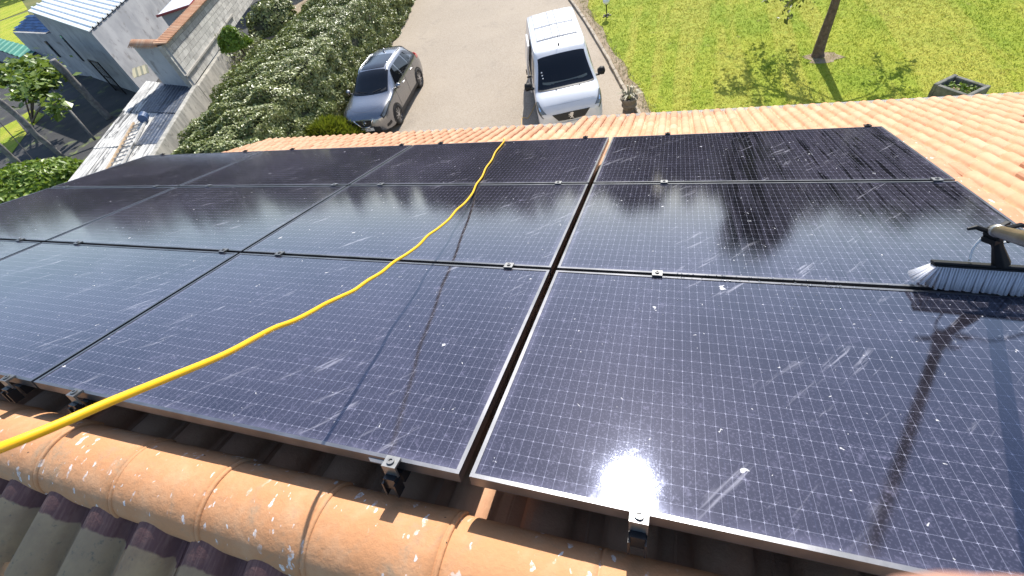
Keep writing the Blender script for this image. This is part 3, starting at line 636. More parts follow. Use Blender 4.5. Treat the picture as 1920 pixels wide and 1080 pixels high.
# ------------------------------------------------------------------ vehicles: lofted bodies
class Body:
    def __init__(s, st): s.x = np.array([a for a, _ in st]); s.P = np.array([b for _, b in st], dtype=float)   # stations x profile x 2
    def prof(s, x):
        xs = s.x; i = int(np.clip(np.searchsorted(-xs, -x) - 1, 0, len(xs) - 2)); h = xs[i + 1] - xs[i]; t = (x - xs[i]) / h
        def sl(k):
            if k <= 0: return (s.P[1] - s.P[0]) / (xs[1] - xs[0])
            if k >= len(xs) - 1: return (s.P[-1] - s.P[-2]) / (xs[-1] - xs[-2])
            a = (s.P[k] - s.P[k - 1]) / (xs[k] - xs[k - 1]); b = (s.P[k + 1] - s.P[k]) / (xs[k + 1] - xs[k]); m = np.where(a * b > 0, 2 * a * b / np.where(np.abs(a + b) < 1e-9, 1, a + b), 0); return m
        h00 = 2 * t ** 3 - 3 * t * t + 1; h10 = t ** 3 - 2 * t * t + t; h01 = -2 * t ** 3 + 3 * t * t; h11 = t ** 3 - t * t
        return h00 * s.P[i] + h10 * h * sl(i) + h01 * s.P[i + 1] + h11 * h * sl(i + 1)
    def pt(s, x, t, off=0.0):
        p = s.prof(x); n = len(p)
        def ev(t):
            i = int(min(max(math.floor(t), 0), n - 2)); f = t - i; p1, p2 = p[i], p[i + 1]; p0 = p[i - 1] if i > 0 else p1; p3 = p[i + 2] if i + 2 < n else np.array([-p[n - 2][0], p[n - 2][1]])
            q = .5 * (2 * p1 + (p2 - p0) * f + (2 * p0 - 5 * p1 + 4 * p2 - p3) * f * f + (3 * p1 - p0 - 3 * p2 + p3) * f ** 3); return q * .65 + (p1 + (p2 - p1) * f) * .35
        q = ev(t)
        return Vector((x, q[0], q[1]))
    def norm(s, x, t):
        a = s.pt(x + .02, t) - s.pt(x - .02, t); b = s.pt(x, min(t + .06, 7)) - s.pt(x, t - .06); n = a.cross(b)
        return n.normalized() if n.length > 1e-9 else Vector((0, 0, 1))
    def loft(s, nx=70, sub=4):
        m = MB(); xs = []
        for a, b in zip(s.x[:-1], s.x[1:]): xs += list(np.linspace(a, b, 7)[:-1])
        xs.append(s.x[-1]); ts = np.linspace(0, 7, 7 * sub + 1); row = []
        for x in xs:
            h = [s.pt(x, t) for t in ts]; ring = h + [Vector((p.x, -p.y, p.z)) for p in h[-2:0:-1]]; row.append(len(m.v)); m.v += [tuple(p) for p in ring]; k = len(ring)
        for i in range(len(xs) - 1):
            m.f += [(row[i] + j, row[i] + (j + 1) % k, row[i + 1] + (j + 1) % k, row[i + 1] + j) for j in range(k)]
        m.f += [tuple(row[0] + j for j in range(k)), tuple(row[-1] + j for j in range(k))[::-1]]; return m
    def patch(s, corners, nu=8, nv=6, off=.006, side=1, thick=True):     # corners: (x,t) x4, bilinear patch over the skin
        m = MB(); (a, b, c, d) = [Vector(q) for q in corners]; top = []
        for i in range(nu + 1):
            for j in range(nv + 1):
                q = a.lerp(b, i / nu).lerp(d.lerp(c, i / nu), j / nv); p = s.pt(q.x, q.y); n = s.norm(q.x, q.y)
                if n.y * 1 < 0 and abs(n.y) > .2: n = -n
                elif n.z < 0 and abs(n.y) <= .2: n = -n
                p = p + n * off; top.append((p.x, p.y * side, p.z))
        w = nv + 1; m.add(top, [(i * w + j, (i + 1) * w + j, (i + 1) * w + j + 1, i * w + j + 1) for i in range(nu) for j in range(nv)]); return m
    def full(s, x0, x1, t0, x2, x3, nu=8, nv=10, off=.006, t1=None):              # patch across the centre line; x0,x1 at t=t0 ; x2,x3 at the centre
        m = MB(); vs = []
        for i in range(nu + 1):
            for j in range(2 * nv + 1):
                k = abs(j - nv) / nv; tq = t0 if t1 is None else t0 + (t1 - t0) * i / nu; t = 7 + (tq - 7) * k; e = k ** 2; x = (x2 + (x0 - x2) * e) * (1 - i / nu) + (x3 + (x1 - x3) * e) * (i / nu)
                p = s.pt(x, t); n = s.norm(x, t); n = n if n.z > 0 else -n; p = p + n * off; vs.append((p.x, p.y * (1 if j >= nv else -1), p.z))
        w = 2 * nv + 1; m.add(vs, [(i * w + j, (i + 1) * w + j, (i + 1) * w + j + 1, i * w + j + 1) for i in range(nu) for j in range(2 * nv)]); return m
def wheel(parent, x, y, r, spokes=5, w=.21, two=True):
    s = 1 if y > 0 else -1
    e = MB().lathe([(r * .70, -w / 2), (r * .95, -w / 2), (r, -w / 2 + .03), (r, w / 2 - .03), (r * .95, w / 2), (r * .70, w / 2), (r * .66, w / 2 - .02)], 28, (0, 0, 0), 'y', False).build('wheel', M['rubber'], parent, (x, y - s * w / 2, r), smooth=True)
    rim = MB().lathe([(r * .66, s * (w / 2 - .035)), (r * .70, s * (w / 2 - .004)), (r * .715, s * (w / 2 - .002))], 28, (0, 0, 0), 'y', False)
    for k in range(spokes):
        for da in ((-.16, .16) if two else (0,)):
            a = 2 * math.pi * k / spokes + da; d = Vector((math.cos(a), 0, math.sin(a))); tq = Vector((-math.sin(a), 0, math.cos(a)))
            i0, o0 = d * r * .12, d * r * .70 + tq * r * .06 * (1 if da > 0 else -1); ys = Vector((0, s * (w / 2 - .012), 0)); wd = tq * r * .036
            rim.add([i0 - wd + ys, i0 + wd + ys, o0 + wd * .8 + ys, o0 - wd * .8 + ys, i0 - wd + ys * .6, i0 + wd + ys * .6, o0 + wd * .8 + ys * .6, o0 - wd * .8 + ys * .6], [(0, 1, 2, 3), (0, 4, 5, 1), (1, 5, 6, 2), (2, 6, 7, 3), (3, 7, 4, 0)])
    rim.lathe([(r * .16, s * (w / 2 - .05)), (r * .16, s * (w / 2 - .004)), (.001, s * (w / 2))], 14, (0, 0, 0), 'y'); rim.build('rim', M['rim'], e)
    MB().lathe([(.001, s * (w / 2 - .055)), (r * .68, s * (w / 2 - .055))], 24, (0, 0, 0), 'y').build('brake_disc', M['trim'], e)
    return e
def arch(body, x, r, side, ta=1.0, tb=3.4):
    m = MB(); vs = []; n = 20
    yb = max(body.pt(x, 2)[1], body.pt(x, 2.6)[1]) + .004
    for k in range(n + 1):
        a = math.pi * (-.06 + 1.12 * k / n); vs.append((x + math.cos(a) * r, yb, .33 + math.sin(a) * r))
    c = (x, yb, .25); vs.append(c); m.add([(a, b * side, c_) for a, b, c_ in vs], [(k, k + 1, n + 1) for k in range(n)])
    return m
def P8(p1, p2, p3, p4, p5, p6, z7, z0=None): return [(0, p1[1] if z0 is None else z0), p1, p2, p3, p4, p5, p6, (0, z7)]

# ---- grey crossover car
CB = Body([(0.0, P8((.50, .28), (.58, .36), (.60, .54), (.56, .66), (.48, .71), (.28, .735), .745)),
 (-.07, P8((.66, .24), (.72, .35), (.73, .57), (.70, .71), (.60, .77), (.35, .795), .805)),
 (-.20, P8((.76, .21), (.83, .36), (.84, .62), (.80, .79), (.69, .855), (.40, .885), .895)),
 (-.45, P8((.84, .20), (.895, .40), (.89, .68), (.85, .875), (.72, .945), (.40, .975), .985)),
 (-1.02, P8((.85, .20), (.905, .42), (.90, .72), (.865, .965), (.735, 1.03), (.42, 1.065), 1.075)),
 (-1.32, P8((.85, .20), (.905, .42), (.90, .73), (.865, .985), (.70, 1.16), (.42, 1.225), 1.245)),
 (-1.90, P8((.85, .20), (.905, .42), (.90, .74), (.865, 1.005), (.635, 1.435), (.47, 1.525), 1.55)),
 (-2.20, P8((.85, .20), (.905, .42), (.90, .74), (.865, 1.01), (.615, 1.485), (.475, 1.57), 1.595)),
 (-3.20, P8((.85, .20), (.905, .42), (.90, .75), (.865, 1.03), (.60, 1.475), (.46, 1.555), 1.58)),
 (-3.80, P8((.84, .22), (.90, .44), (.895, .76), (.845, 1.06), (.575, 1.40), (.44, 1.49), 1.51)),
 (-4.12, P8((.80, .26), (.87, .46), (.87, .76), (.80, 1.02), (.57, 1.17), (.42, 1.23), 1.25)),
 (-4.34, P8((.72, .30), (.80, .46), (.80, .72), (.74, .92), (.55, .98), (.38, 1.01), 1.02)),
 (-4.39, P8((.66, .34), (.74, .46), (.74, .68), (.68, .86), (.50, .90), (.34, .92), .93))])
car = empty('parked_car', (-9.55, 11.78, G + .004), (0, 0, -1.47)); tag(car, 'silver grey crossover car parked against the hedge', 'car')
CB.loft().build('body', M['silver'], car, smooth=True)
CB.full(-1.16, -1.90, 5.10, -1.03, -1.90).build('windshield', M['glass_dark'], car, smooth=True)
CB.full(-2.00, -3.02, 6.05, -1.96, -3.02, off=.008).build('sunroof', M['roof_glass'], car, smooth=True)
CB.full(-3.72, -4.06, 5.5, -3.74, -4.08).build('rear_window', M['glass_dark'], car, smooth=True)
for s in (1, -1):
    CB.patch([(-1.50, 4.10), (-2.33, 4.10), (-2.33, 4.92), (-1.93, 4.92)], side=s).build('side_window', M['glass_dark'], car, smooth=True)
    CB.patch([(-2.43, 4.10), (-3.12, 4.12), (-3.08, 4.90), (-2.43, 4.92)], side=s).build('side_window', M['glass_dark'], car, smooth=True)
    CB.patch([(-3.20, 4.12), (-3.55, 4.30), (-3.42, 4.85), (-3.16, 4.90)], side=s).build('side_window', M['glass_dark'], car, smooth=True)
    CB.patch([(-.07, 3.55), (-.74, 4.02), (-.70, 4.42), (-.08, 4.85)], side=s, off=.007).build('headlight', M['trim'], car, smooth=True)
    CB.patch([(-.10, 3.85), (-.60, 4.10), (-.58, 4.32), (-.11, 4.55)], side=s, off=.012).build('headlight_lens', M['lamp_clear'], car, smooth=True)
    CB.patch([(-.085, 2.0), (-.30, 2.1), (-.28, 2.45), (-.09, 2.4)], side=s, off=.008).build('fog_light', M['trim'], car, smooth=True)
    CB.patch([(-3.95, 3.5), (-4.30, 3.5), (-4.28, 4.3), (-4.0, 4.3)], side=s, off=.008).build('tail_light', M['lamp_red'], car, smooth=True)
    CB.patch([(-.60, 1.0), (-3.9, 1.0), (-3.9, 1.75), (-.60, 1.75)], nu=20, side=s, off=.004).build('sill_trim', M['trim'], car, smooth=True)
    for xx in (-1.34, -2.38, -3.30): CB.patch([(xx, 1.8), (xx - .012, 1.8), (xx - .012 - .02, 4.05), (xx - .02, 4.05)], 1, 14, .0035, s).build('door_seam', M['trim'], car)
    for xx in (-2.12, -3.06):
        p = CB.pt(xx, 3.62); MB().box((xx, (p.y + .022) * s, p.z), (.17, .028, .030)).build('door_handle', M['chrome'], car, bevel=.006)
    pts = [CB.pt(x, 5.62) + Vector((0, 0, .030 if -3.35 < x < -1.95 else 0)) for x in np.linspace(-1.85, -3.5, 12)]; MB().tube([(p.x, p.y * s, p.z) for p in pts], .014, 6).build('roof_rail', M['chrome'], car, smooth=True)
    mr = MB().tube([(-1.46, .93 * s, 1.08), (-1.44, 1.0 * s, 1.09), (-1.43, 1.09 * s, 1.085)], [.055, .095, .06], 10); o = mr.build('wing_mirror', M['silver'], car, smooth=True)
    MB().box((-1.42, .90 * s, 1.03), (.06, .12, .03)).build('mirror_arm', M['trim'], o)
    for xx in (-.86, -.86 - 2.646):
        arch(CB, xx, .405, s).build('wheel_arch', M['trim'], car); wheel(car, xx, .925 * s, .345, 5)
gr = MB().add([(.012, -.33, .70), (.012, .33, .70), (.012, .17, .47), (.012, -.17, .47), (-.03, -.33, .70), (-.03, .33, .70), (-.03, .17, .47), (-.03, -.17, .47)], [(0, 1, 2, 3), (0, 4, 5, 1), (1, 5, 6, 2), (2, 6, 7, 3), (3, 7, 4, 0)]).build('grille', M['trim'], car)
ch = MB()
for s in (1, -1): ch.tube([(.026, .37 * s, .735), (.030, .26 * s, .60), (.030, .16 * s, .475)], [.020, .022, .020], 6)
ch.tube([(.030, .16, .475), (.032, 0, .462), (.030, -.16, .475)], .020, 6); ch.build('grille_chrome', M['chrome'], gr, smooth=True)
eb = MB(); ring = [(.034, math.cos(a) * .062, .625 + math.sin(a) * .062) for a in np.linspace(0, 2 * math.pi, 21)]; eb.tube(ring, .009, 6, False); eb.box((.036, 0, .625), (.014, .15, .022)); eb.build('emblem', M['chrome'], gr, smooth=True)
MB().box((.018, 0, .355), (.02, 1.02, .16)).build('lower_intake', M['trim'], car, bevel=.02)
pl_ = MB().box((.036, 0, .385), (.012, .52, .11)).build('number_plate', M['plate'], car)
def text(body, size, name, mat, parent, loc, rot):
    c = bpy.data.curves.new(name, 'FONT'); c.body = body; c.size = size; c.align_x = 'CENTER'; c.align_y = 'CENTER'; c.extrude = .001
    o = bpy.data.objects.new(name + '_tmp', c); COL.objects.link(o); dg = bpy.context.evaluated_depsgraph_get(); me = bpy.data.meshes.new_from_object(o.evaluated_get(dg)); bpy.data.objects.remove(o)
    me.materials.clear(); me.materials.append(mat); return link(name, me, parent, loc, rot)
text('357 FP', .10, 'plate_lettering', M['ink'], pl_, (.0436, 0, .385), (R(90), 0, R(90)))
CB.full(-.50, -.505, 5.2, -.20, -.205, off=.003, nu=1).build('bonnet_seam', M['trim'], car)
MB().tube([(-3.25, 0, 1.58), (-3.36, 0, 1.655), (-3.44, 0, 1.62)], [.03, .018, .005], 8).build('roof_aerial', M['silver'], car, smooth=True)
CB.full(-1.20, -1.28, 5.3, -1.07, -1.10, off=.009, nu=1).build('wiper_cowl', M['trim'], car, smooth=True)
for s in (.30, -.32): MB().tube([CB.pt(-1.10, 6.9) + Vector((0, s * .3, .016)), CB.pt(-1.19, 6.2) * 1 + Vector((0, -CB.pt(-1.19, 6.2).y + s * 1.5, .02))], .008, 5).build('wiper', M['trim'], car)

# ---- white panel van
VB = Body([(0.0, P8((.60, .26), (.70, .36), (.72, .58), (.68, .70), (.56, .76), (.34, .79), .80)),
 (-.06, P8((.76, .22), (.83, .36), (.84, .62), (.80, .78), (.66, .85), (.40, .885), .895)),
 (-.22, P8((.84, .21), (.92, .38), (.925, .68), (.89, .90), (.75, .985), (.45, 1.02), 1.035)),
 (-.48, P8((.86, .20), (.95, .40), (.95, .74), (.92, 1.01), (.80, 1.085), (.48, 1.125), 1.14)),
 (-.80, P8((.86, .20), (.96, .40), (.96, .76), (.935, 1.07), (.83, 1.145), (.50, 1.185), 1.20)),
 (-1.02, P8((.86, .20), (.96, .40), (.96, .78), (.935, 1.10), (.82, 1.28), (.52, 1.345), 1.36)),
 (-1.56, P8((.86, .20), (.96, .40), (.96, .80), (.935, 1.14), (.77, 1.66), (.58, 1.755), 1.775)),
 (-1.80, P8((.86, .20), (.96, .40), (.96, .80), (.935, 1.15), (.785, 1.755), (.64, 1.86), 1.88)),
 (-2.30, P8((.86, .20), (.96, .40), (.96, .80), (.935, 1.15), (.80, 1.79), (.68, 1.895), 1.915)),
 (-4.60, P8((.86, .22), (.96, .42), (.96, .80), (.935, 1.15), (.80, 1.78), (.68, 1.88), 1.90)),
 (-4.88, P8((.84, .26), (.94, .44), (.94, .80), (.91, 1.15), (.78, 1.72), (.64, 1.80), 1.82)),
 (-4.96, P8((.78, .30), (.88, .46), (.88, .80), (.85, 1.12), (.73, 1.60), (.60, 1.66), 1.68))])
van = empty('delivery_van', (-2.27, 11.45, G + .004), (0, 0, -1.27)); tag(van, 'white panel van on the driveway with its side door slid open', 'van')
VB.loft().build('body', M['white_paint'], van, smooth=True)
ws = VB.full(-.84, -1.58, 5.00, -.72, -1.58, off=.008, t1=5.55); ws.build('windshield', M['glass_dark'], van, smooth=True)
VB.full(-.81, -.87, 5.05, -.69, -.76, off=.011, nu=2).build('wiper_cowl', M['trim'], van, smooth=True)
VB.full(-.95, -1.00, 5.6, -.86, -.93, off=.0105, nu=2, nv=8).build('dash_reflection', M['dash'], van, smooth=True).name = 'dash_reflection_strip'  # pale strip on the windscreen, painted as the dash's reflection
for s in (1, -1):
    VB.patch([(-1.22, 4.12), (-2.12, 4.10), (-2.12, 4.86), (-1.72, 4.86)], side=s).build('side_window', M['glass_dark'], van, smooth=True)
    VB.patch([(-.56, 3.85), (-.10, 3.80), (-.050, 4.75), (-.44, 4.52)], side=s, off=.010).build('headlight', M['lamp_clear'], van, smooth=True)
    VB.patch([(-.52, 3.80), (-.045, 3.62), (-.045, 3.80), (-.52, 3.92)], side=s, off=.014).build('headlight_trim', M['trim'], van, smooth=True)
    VB.patch([(-.26, 4.15), (-.16, 4.12), (-.16, 4.42), (-.26, 4.40)], side=s, off=.016).build('headlight_lens', M['chrome'], van, smooth=True)
    VB.patch([(-.55, 1.0), (-4.6, 1.0), (-4.6, 1.7), (-.55, 1.7)], nu=20, side=s, off=.004).build('sill_trim', M['trim'], van, smooth=True)
    VB.patch([(-4.75, 3.4), (-4.93, 3.4), (-4.92, 4.5), (-4.76, 4.5)], side=s, off=.008).build('tail_light', M['lamp_red'], van, smooth=True)
    for xx in (-1.18, -2.18): VB.patch([(xx, 1.8), (xx - .012, 1.8), (xx - .012, 4.05), (xx, 4.05)], 1, 14, .0035, s).build('door_seam', M['trim'], van)
    o = MB().tube([(-1.20, 1.0 * s, 1.20), (-1.17, 1.07 * s, 1.21), (-1.16, 1.17 * s, 1.20), (-1.16, 1.20 * s, 1.20)], [.06, .115, .11, .05], 10).build('wing_mirror', M['black_plastic'], van, smooth=True)
    MB().box((-1.16, .97 * s, 1.12), (.08, .14, .04)).build('mirror_arm', M['black_plastic'], o)
    for xx in (-.90, -.90 - 3.275):
        arch(VB, xx, .40, s).build('wheel_arch', M['trim'], van); wheel(van, xx, .955 * s, .33, 6, two=False)
    pts = [VB.pt(x, 5.45) for x in np.linspace(-1.7, -4.7, 16)]; MB().tube([(p.x, p.y * s + .0, p.z + .004) for p in pts], .010, 5).build('roof_drip', M['white_paint'], van, smooth=True)
# sliding door opening (vehicle right = local -y) and the door itself standing out and back
VB.patch([(-2.22, 1.75), (-3.14, 1.75), (-3.14, 4.95), (-2.22, 4.95)], 6, 14, .005, -1).build('door_opening', M['black_plastic'], van)
sdr = MB(); outer = VB.patch([(-2.55, 1.75), (-3.50, 1.75), (-3.50, 4.95), (-2.55, 4.95)], 8, 14, .10, -1); k = len(outer.v); outer.v += [(x, y + .05, z) for x, y, z in outer.v]; outer.f += [tuple(i + k for i in f)[::-1] for f in outer.f]
w_ = 15; nn_ = 9; edge = [(j, j + 1) for j in range(14)] + [(i * w_ + 14, (i + 1) * w_ + 14) for i in range(8)] + [((i + 1) * w_, i * w_) for i in range(8)] + [(8 * w_ + j + 1, 8 * w_ + j) for j in range(14)]
outer.f += [(a, b, b + k, a + k) for a, b in edge]; sdo = outer.build('sliding_door', M['white_paint'], van, smooth=False)
MB().box((-2.62, -1.075, 1.0), (.04, .03, .16)).build('door_handle', M['trim'], sdo)
MB().tube([(-2.3, -.99, .98), (-4.3, -.975, .98)], .012, 6).build('door_rail', M['trim'], van)
MB().box((-2.24, -1.02, 1.0), (.03, .13, .05)).build('door_arm', M['trim'], sdo)
# roof pressings: raised panels between grooves
for (x0, x1) in ((-2.48, -3.38), (-3.46, -4.62)):
    edges = [-.60, -.36, -.11, .11, .36, .60]
    for a, b in zip(edges[:-1], edges[1:]):
        m = MB(); vs = []
        for xx in (x0, (x0 + x1) / 2, x1):
            for yy in (a + .012, b - .012):
                q = VB.prof(xx); z = np.interp(abs(yy), [0, q[6][0], q[5][0]], [q[7][1], q[6][1], q[5][1]]); vs.append((xx, yy, z + .014))
        vs += [(x, y, z - .03) for x, y, z in vs]
        m.add(vs, [(0, 1, 3, 2), (2, 3, 5, 4), (0, 6, 7, 1), (4, 5, 11, 10), (0, 2, 8, 6), (2, 4, 10, 8), (1, 7, 9, 3), (3, 9, 11, 5)]).build('roof_pressing', M['white_paint'], van, bevel=.006)
for xx in (-2.41, -2.47, -3.42, -3.50):
    q = VB.prof(xx); MB().tube([(xx, y, float(np.interp(abs(y), [0, q[6][0], q[5][0]], [q[7][1], q[6][1], q[5][1]])) + .012) for y in np.linspace(-.62, .62, 9)], .010, 5).build('roof_groove_shade', M['groove'], van)  # grey strips paint in the shade of the roof grooves
for yy in (-.60, -.36, -.11, .11, .36, .60):
    MB().tube([(x, yy, float(np.interp(abs(yy), [0, VB.prof(x)[6][0], VB.prof(x)[5][0]], [VB.prof(x)[7][1], VB.prof(x)[6][1], VB.prof(x)[5][1]])) + .010) for x in (-2.50, -3.0, -3.5, -4.1, -4.62)], .0085, 5).build('roof_groove_shade', M['groove'], van)
MB().tube([(-1.86, 0, 1.88), (-1.92, 0, 1.93)], [.03, .018], 8).tube([(-1.90, 0, 1.92), (-2.08, 0, 2.24)], .007, 5).build('aerial', M['black_plastic'], van)
g_ = MB().add([(.018, -.54, .79), (.026, 0, .80), (.018, .54, .79), (.030, .38, .59), (.036, 0, .575), (.030, -.38, .59), (-.04, -.54, .79), (-.04, 0, .80), (-.04, .54, .79), (-.04, .38, .59), (-.04, 0, .575), (-.04, -.38, .59)], [(0, 1, 4, 5), (1, 2, 3, 4)] + [(i, (i + 1) % 6, 6 + (i + 1) % 6, 6 + i) for i in range(6)]).build('grille', M['trim'], van)
lion = [(-.055, .085), (-.03, .10), (.0, .098), (.03, .085), (.012, .072), (.035, .062), (.07, .05), (.062, .036), (.03, .040), (.028, .018), (.065, .0), (.06, -.015), (.02, .0), (.012, -.03), (.045, -.06), (.035, -.075), (-.008, -.05), (-.03, -.075), (-.055, -.07), (-.03, -.035), (-.03, .0), (-.05, .03), (-.035, .05), (-.06, .06)]
em = MB(); nl = len(lion); em.add([(.046, -y * 1.25, .69 + z * 1.05) for y, z in lion] + [(.020, -y * 1.25, .69 + z * 1.05) for y, z in lion], [tuple(range(nl)), tuple(range(nl, 2 * nl))[::-1]] + [(i, (i + 1) % nl, nl + (i + 1) % nl, nl + i) for i in range(nl)]); em.build('emblem', M['chrome'], g_)
MB().box((.010, 0, .40), (.03, 1.25, .16)).build('lower_intake', M['trim'], van, bevel=.02)
MB().box((.030, 0, .46), (.012, .52, .11)).build('number_plate', M['plate'], van)
VB.full(-.21, -.217, 5.0, -.15, -.157, off=.003, nu=1).build('bonnet_seam', M['groove'], van)
for yy in (.38, -.30): MB().tube([(-.66, yy, 1.17), (-.70, yy, 1.185)], .016, 6).build('washer_jet', M['trim'], van)
for (yy, zz) in ((-.62, 0), (-.62, .05), (-.615, .1)):
    q = VB.pt(-1.07 - zz * 1.4, 5.9); MB().lathe([(.001, .004), (.022, .004), (.022, 0)], 10).build('window_sticker', M['plate'], van, (q.x + .004, -q.y - .06, q.z + .022), (0, R(38), 0))

# ------------------------------------------------------------------ foliage builders
def leaf_mesh(name, mat, P, N, size, seed, aspect=.5, jit=.6):
    rs = np.random.RandomState(seed); n = len(P); P = np.asarray(P); N = np.asarray(N, dtype=float) + rs.normal(0, jit, (n, 3)); N /= np.linalg.norm(N, axis=1)[:, None]
    a = rs.normal(0, 1, (n, 3)); a -= (a * N).sum(1)[:, None] * N; a /= np.linalg.norm(a, axis=1)[:, None]; b = np.cross(N, a)
    s = (size * rs.uniform(.5, 1.5, n) * np.where(rs.rand(n) < .12, 1.4, 1.0))[:, None]
    V = np.stack([P - a * s, P + b * s * aspect + N * s * .12, P + a * s, P - b * s * aspect + N * s * .12], 1).reshape(-1, 3); i = np.arange(n) * 4
    return np_mesh(name, V, np.stack([i, i + 1, i + 2, i + 3], 1), mat)
def noise3(P, s, seed):
    rs = np.random.RandomState(seed); k = rs.normal(0, 1, (7, 3)) * s; ph = rs.uniform(0, 6.28, 7); return sum(np.sin(P @ k[i] + ph[i]) for i in range(7)) / 7

# ---- hedge
hr_px = [at(778, 0, G), at(720, 95, G), at(655, 215, G)]
def hedge_edges(y):
    xr = np.interp(y, [6.5, 9.5, 13.56, 25.6, 34], [-10.6, -10.9, -11.45, -13.6, -15.2]); xl = np.interp(y, [6.5, 8.36, 12.33, 14.1, 18.1, 21.1, 34], [-13.9, -14.2, -15.45, -15.8, -16.5, -17.0, -19.0]); return xl, xr
hedge = empty('hedge', (-13.5, 14, G)); tag(hedge, 'tall clipped laurel hedge beside the grey car', 'hedge')
rs = np.random.RandomState(11); n = 165000
yy = 6.6 + rs.rand(n) ** 1.25 * 22; xl, xr = hedge_edges(yy); th = rs.uniform(-.02, 1.02, n)
HH = 2.05
# walk the section: right face up, top across, left face down
per = np.array([HH, 3.3, 1.2]); cum = np.cumsum(per) / per.sum(); ct, cn = [], []
q = th; X = np.zeros(n); Z = np.zeros(n); NX = np.zeros(n); NZ = np.zeros(n)
m1 = q < cum[0]; m2 = (q >= cum[0]) & (q < cum[1]); m3 = q >= cum[1]
f1 = q / cum[0]; f2 = (q - cum[0]) / (cum[1] - cum[0]); f3 = (q - cum[1]) / (1 - cum[1])
lean = .55
X[m1] = (xr - lean * np.clip(f1, 0, 1) ** 1.6)[m1]; Z[m1] = (HH * f1)[m1]; NX[m1] = 1; NZ[m1] = .25 + .5 * f1[m1] ** 3
X[m2] = (xr - lean + (xl + .25 - xr + lean) * f2)[m2]; Z[m2] = (HH + .18 * np.sin(np.clip(f2, 0, 1) * math.pi))[m2]; NZ[m2] = 1; NX[m2] = .4 * (1 - 2 * f2[m2])
X[m3] = (xl + .25 - .25 * f3)[m3]; Z[m3] = (HH - 1.2 * f3)[m3]; NX[m3] = -1; NZ[m3] = .3
P = np.c_[X, yy, Z + G]; N = np.c_[NX, np.zeros(n), NZ]; N /= np.linalg.norm(N, axis=1)[:, None]
bumpy = noise3(P, 1.1, 1) * .30 + noise3(P, 3.2, 2) * .30 + noise3(P, 9.0, 4) * .22
P = P + N * (bumpy - rs.exponential(.12, n) + .06)[:, None]; P[:, 2] = np.maximum(P[:, 2], G + .02)
P -= np.array(hedge.location)
link('foliage', leaf_mesh('foliage', M['hedge_leaf'], P, N + np.where(m1, .05, 1.0)[:, None] * np.array([0, .30, .5]), .048, 12, .52, .60), hedge)
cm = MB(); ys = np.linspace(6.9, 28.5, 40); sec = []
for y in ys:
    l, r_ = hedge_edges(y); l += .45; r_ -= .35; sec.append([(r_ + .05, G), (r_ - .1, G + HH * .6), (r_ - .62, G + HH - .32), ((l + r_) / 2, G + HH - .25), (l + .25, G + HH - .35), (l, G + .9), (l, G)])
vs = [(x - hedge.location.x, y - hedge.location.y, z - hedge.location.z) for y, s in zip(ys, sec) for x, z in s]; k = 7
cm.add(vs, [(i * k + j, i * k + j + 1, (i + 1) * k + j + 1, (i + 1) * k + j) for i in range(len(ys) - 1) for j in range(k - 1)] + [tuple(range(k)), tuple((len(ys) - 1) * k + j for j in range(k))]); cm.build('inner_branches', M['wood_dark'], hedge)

def bush(name, label, cat, c, r, h, n, size, mat, seed, blade=False, stem=None, aspect=.5):
    e = empty(name, c); tag(e, label, cat); rs = np.random.RandomState(seed)
    d = rs.normal(0, 1, (n, 3)); d /= np.linalg.norm(d, axis=1)[:, None]; d[:, 2] = np.abs(d[:, 2]) * 1.0 - .15 * rs.rand(n)
    rad = 1 - rs.exponential(.10, n); P0 = d * rad[:, None]; bmp = 1 + .22 * noise3(d, 2.6, seed) * 1.5 + .12 * noise3(d, 7, seed + 1)
    P = P0 * bmp[:, None] * np.array([r, r * .85, h])
    P[:, 2] = np.maximum(P[:, 2], .02)
    if blade:
        u = d + rs.normal(0, .35, (n, 3)) + np.array([0, 0, .35]); u /= np.linalg.norm(u, axis=1)[:, None]; w = np.cross(u, rs.normal(0, 1, (n, 3))); w /= np.linalg.norm(w, axis=1)[:, None]; L = size * rs.uniform(.6, 1.4, n)[:, None]
        V = np.stack([P - w * L * .16, P + w * L * .16, P + u * L], 1).reshape(-1, 3); me = np_mesh('foliage', V, np.arange(3 * n).reshape(-1, 3), mat); link('foliage', me, e)
    else: link('foliage', leaf_mesh('foliage', mat, P, d + np.array([0, 0, .3]), size, seed + 3, aspect), e)
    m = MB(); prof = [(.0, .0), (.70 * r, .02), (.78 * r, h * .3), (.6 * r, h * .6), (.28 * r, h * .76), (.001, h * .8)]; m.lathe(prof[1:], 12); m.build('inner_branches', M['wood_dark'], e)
    if stem: MB().tube([(0, 0, -stem), (.05, 0, -stem / 2), (0, 0, .3)], [.07, .05, .04], 7).build('stem', M['bark'], e)
    return e
c = at(612, 262, G + .4); bush('juniper_bush', 'golden green spiky juniper bush in front of the grey car', 'bush', (c.x, c.y, G), 1.28, 1.25, 16000, .17, M['juniper_leaf'], 21, True)
c = at(432, 62, G + 2.8); bush('round_shrub', 'bright green round shrub above dry vines at the block wall', 'bush', (c.x, c.y, G + 2.3), .62, .75, 4200, .06, M['bush_leaf'], 22, False, 2.3)
c = at(60, 348, G + .5); bush('garden_bush', 'light green bush at the lower left by the panel corner', 'bush', (c.x, c.y, G), 2.3, 1.5, 9000, .11, M['bush_leaf'], 23)
c = at(15, 385, G + .5); bush('garden_bush', 'light green bush cut by the left picture edge above the panels', 'bush', (c.x, c.y, G), 2.0, 1.2, 6000, .11, M['bush_leaf'], 24)
c = at(505, 22, G + .9); bush('wild_bush', 'dark wild bush filling the corner behind the hedge', 'bush', (c.x, c.y, G), 1.7, 1.5, 7000, .08, M['hedge_leaf'], 25)
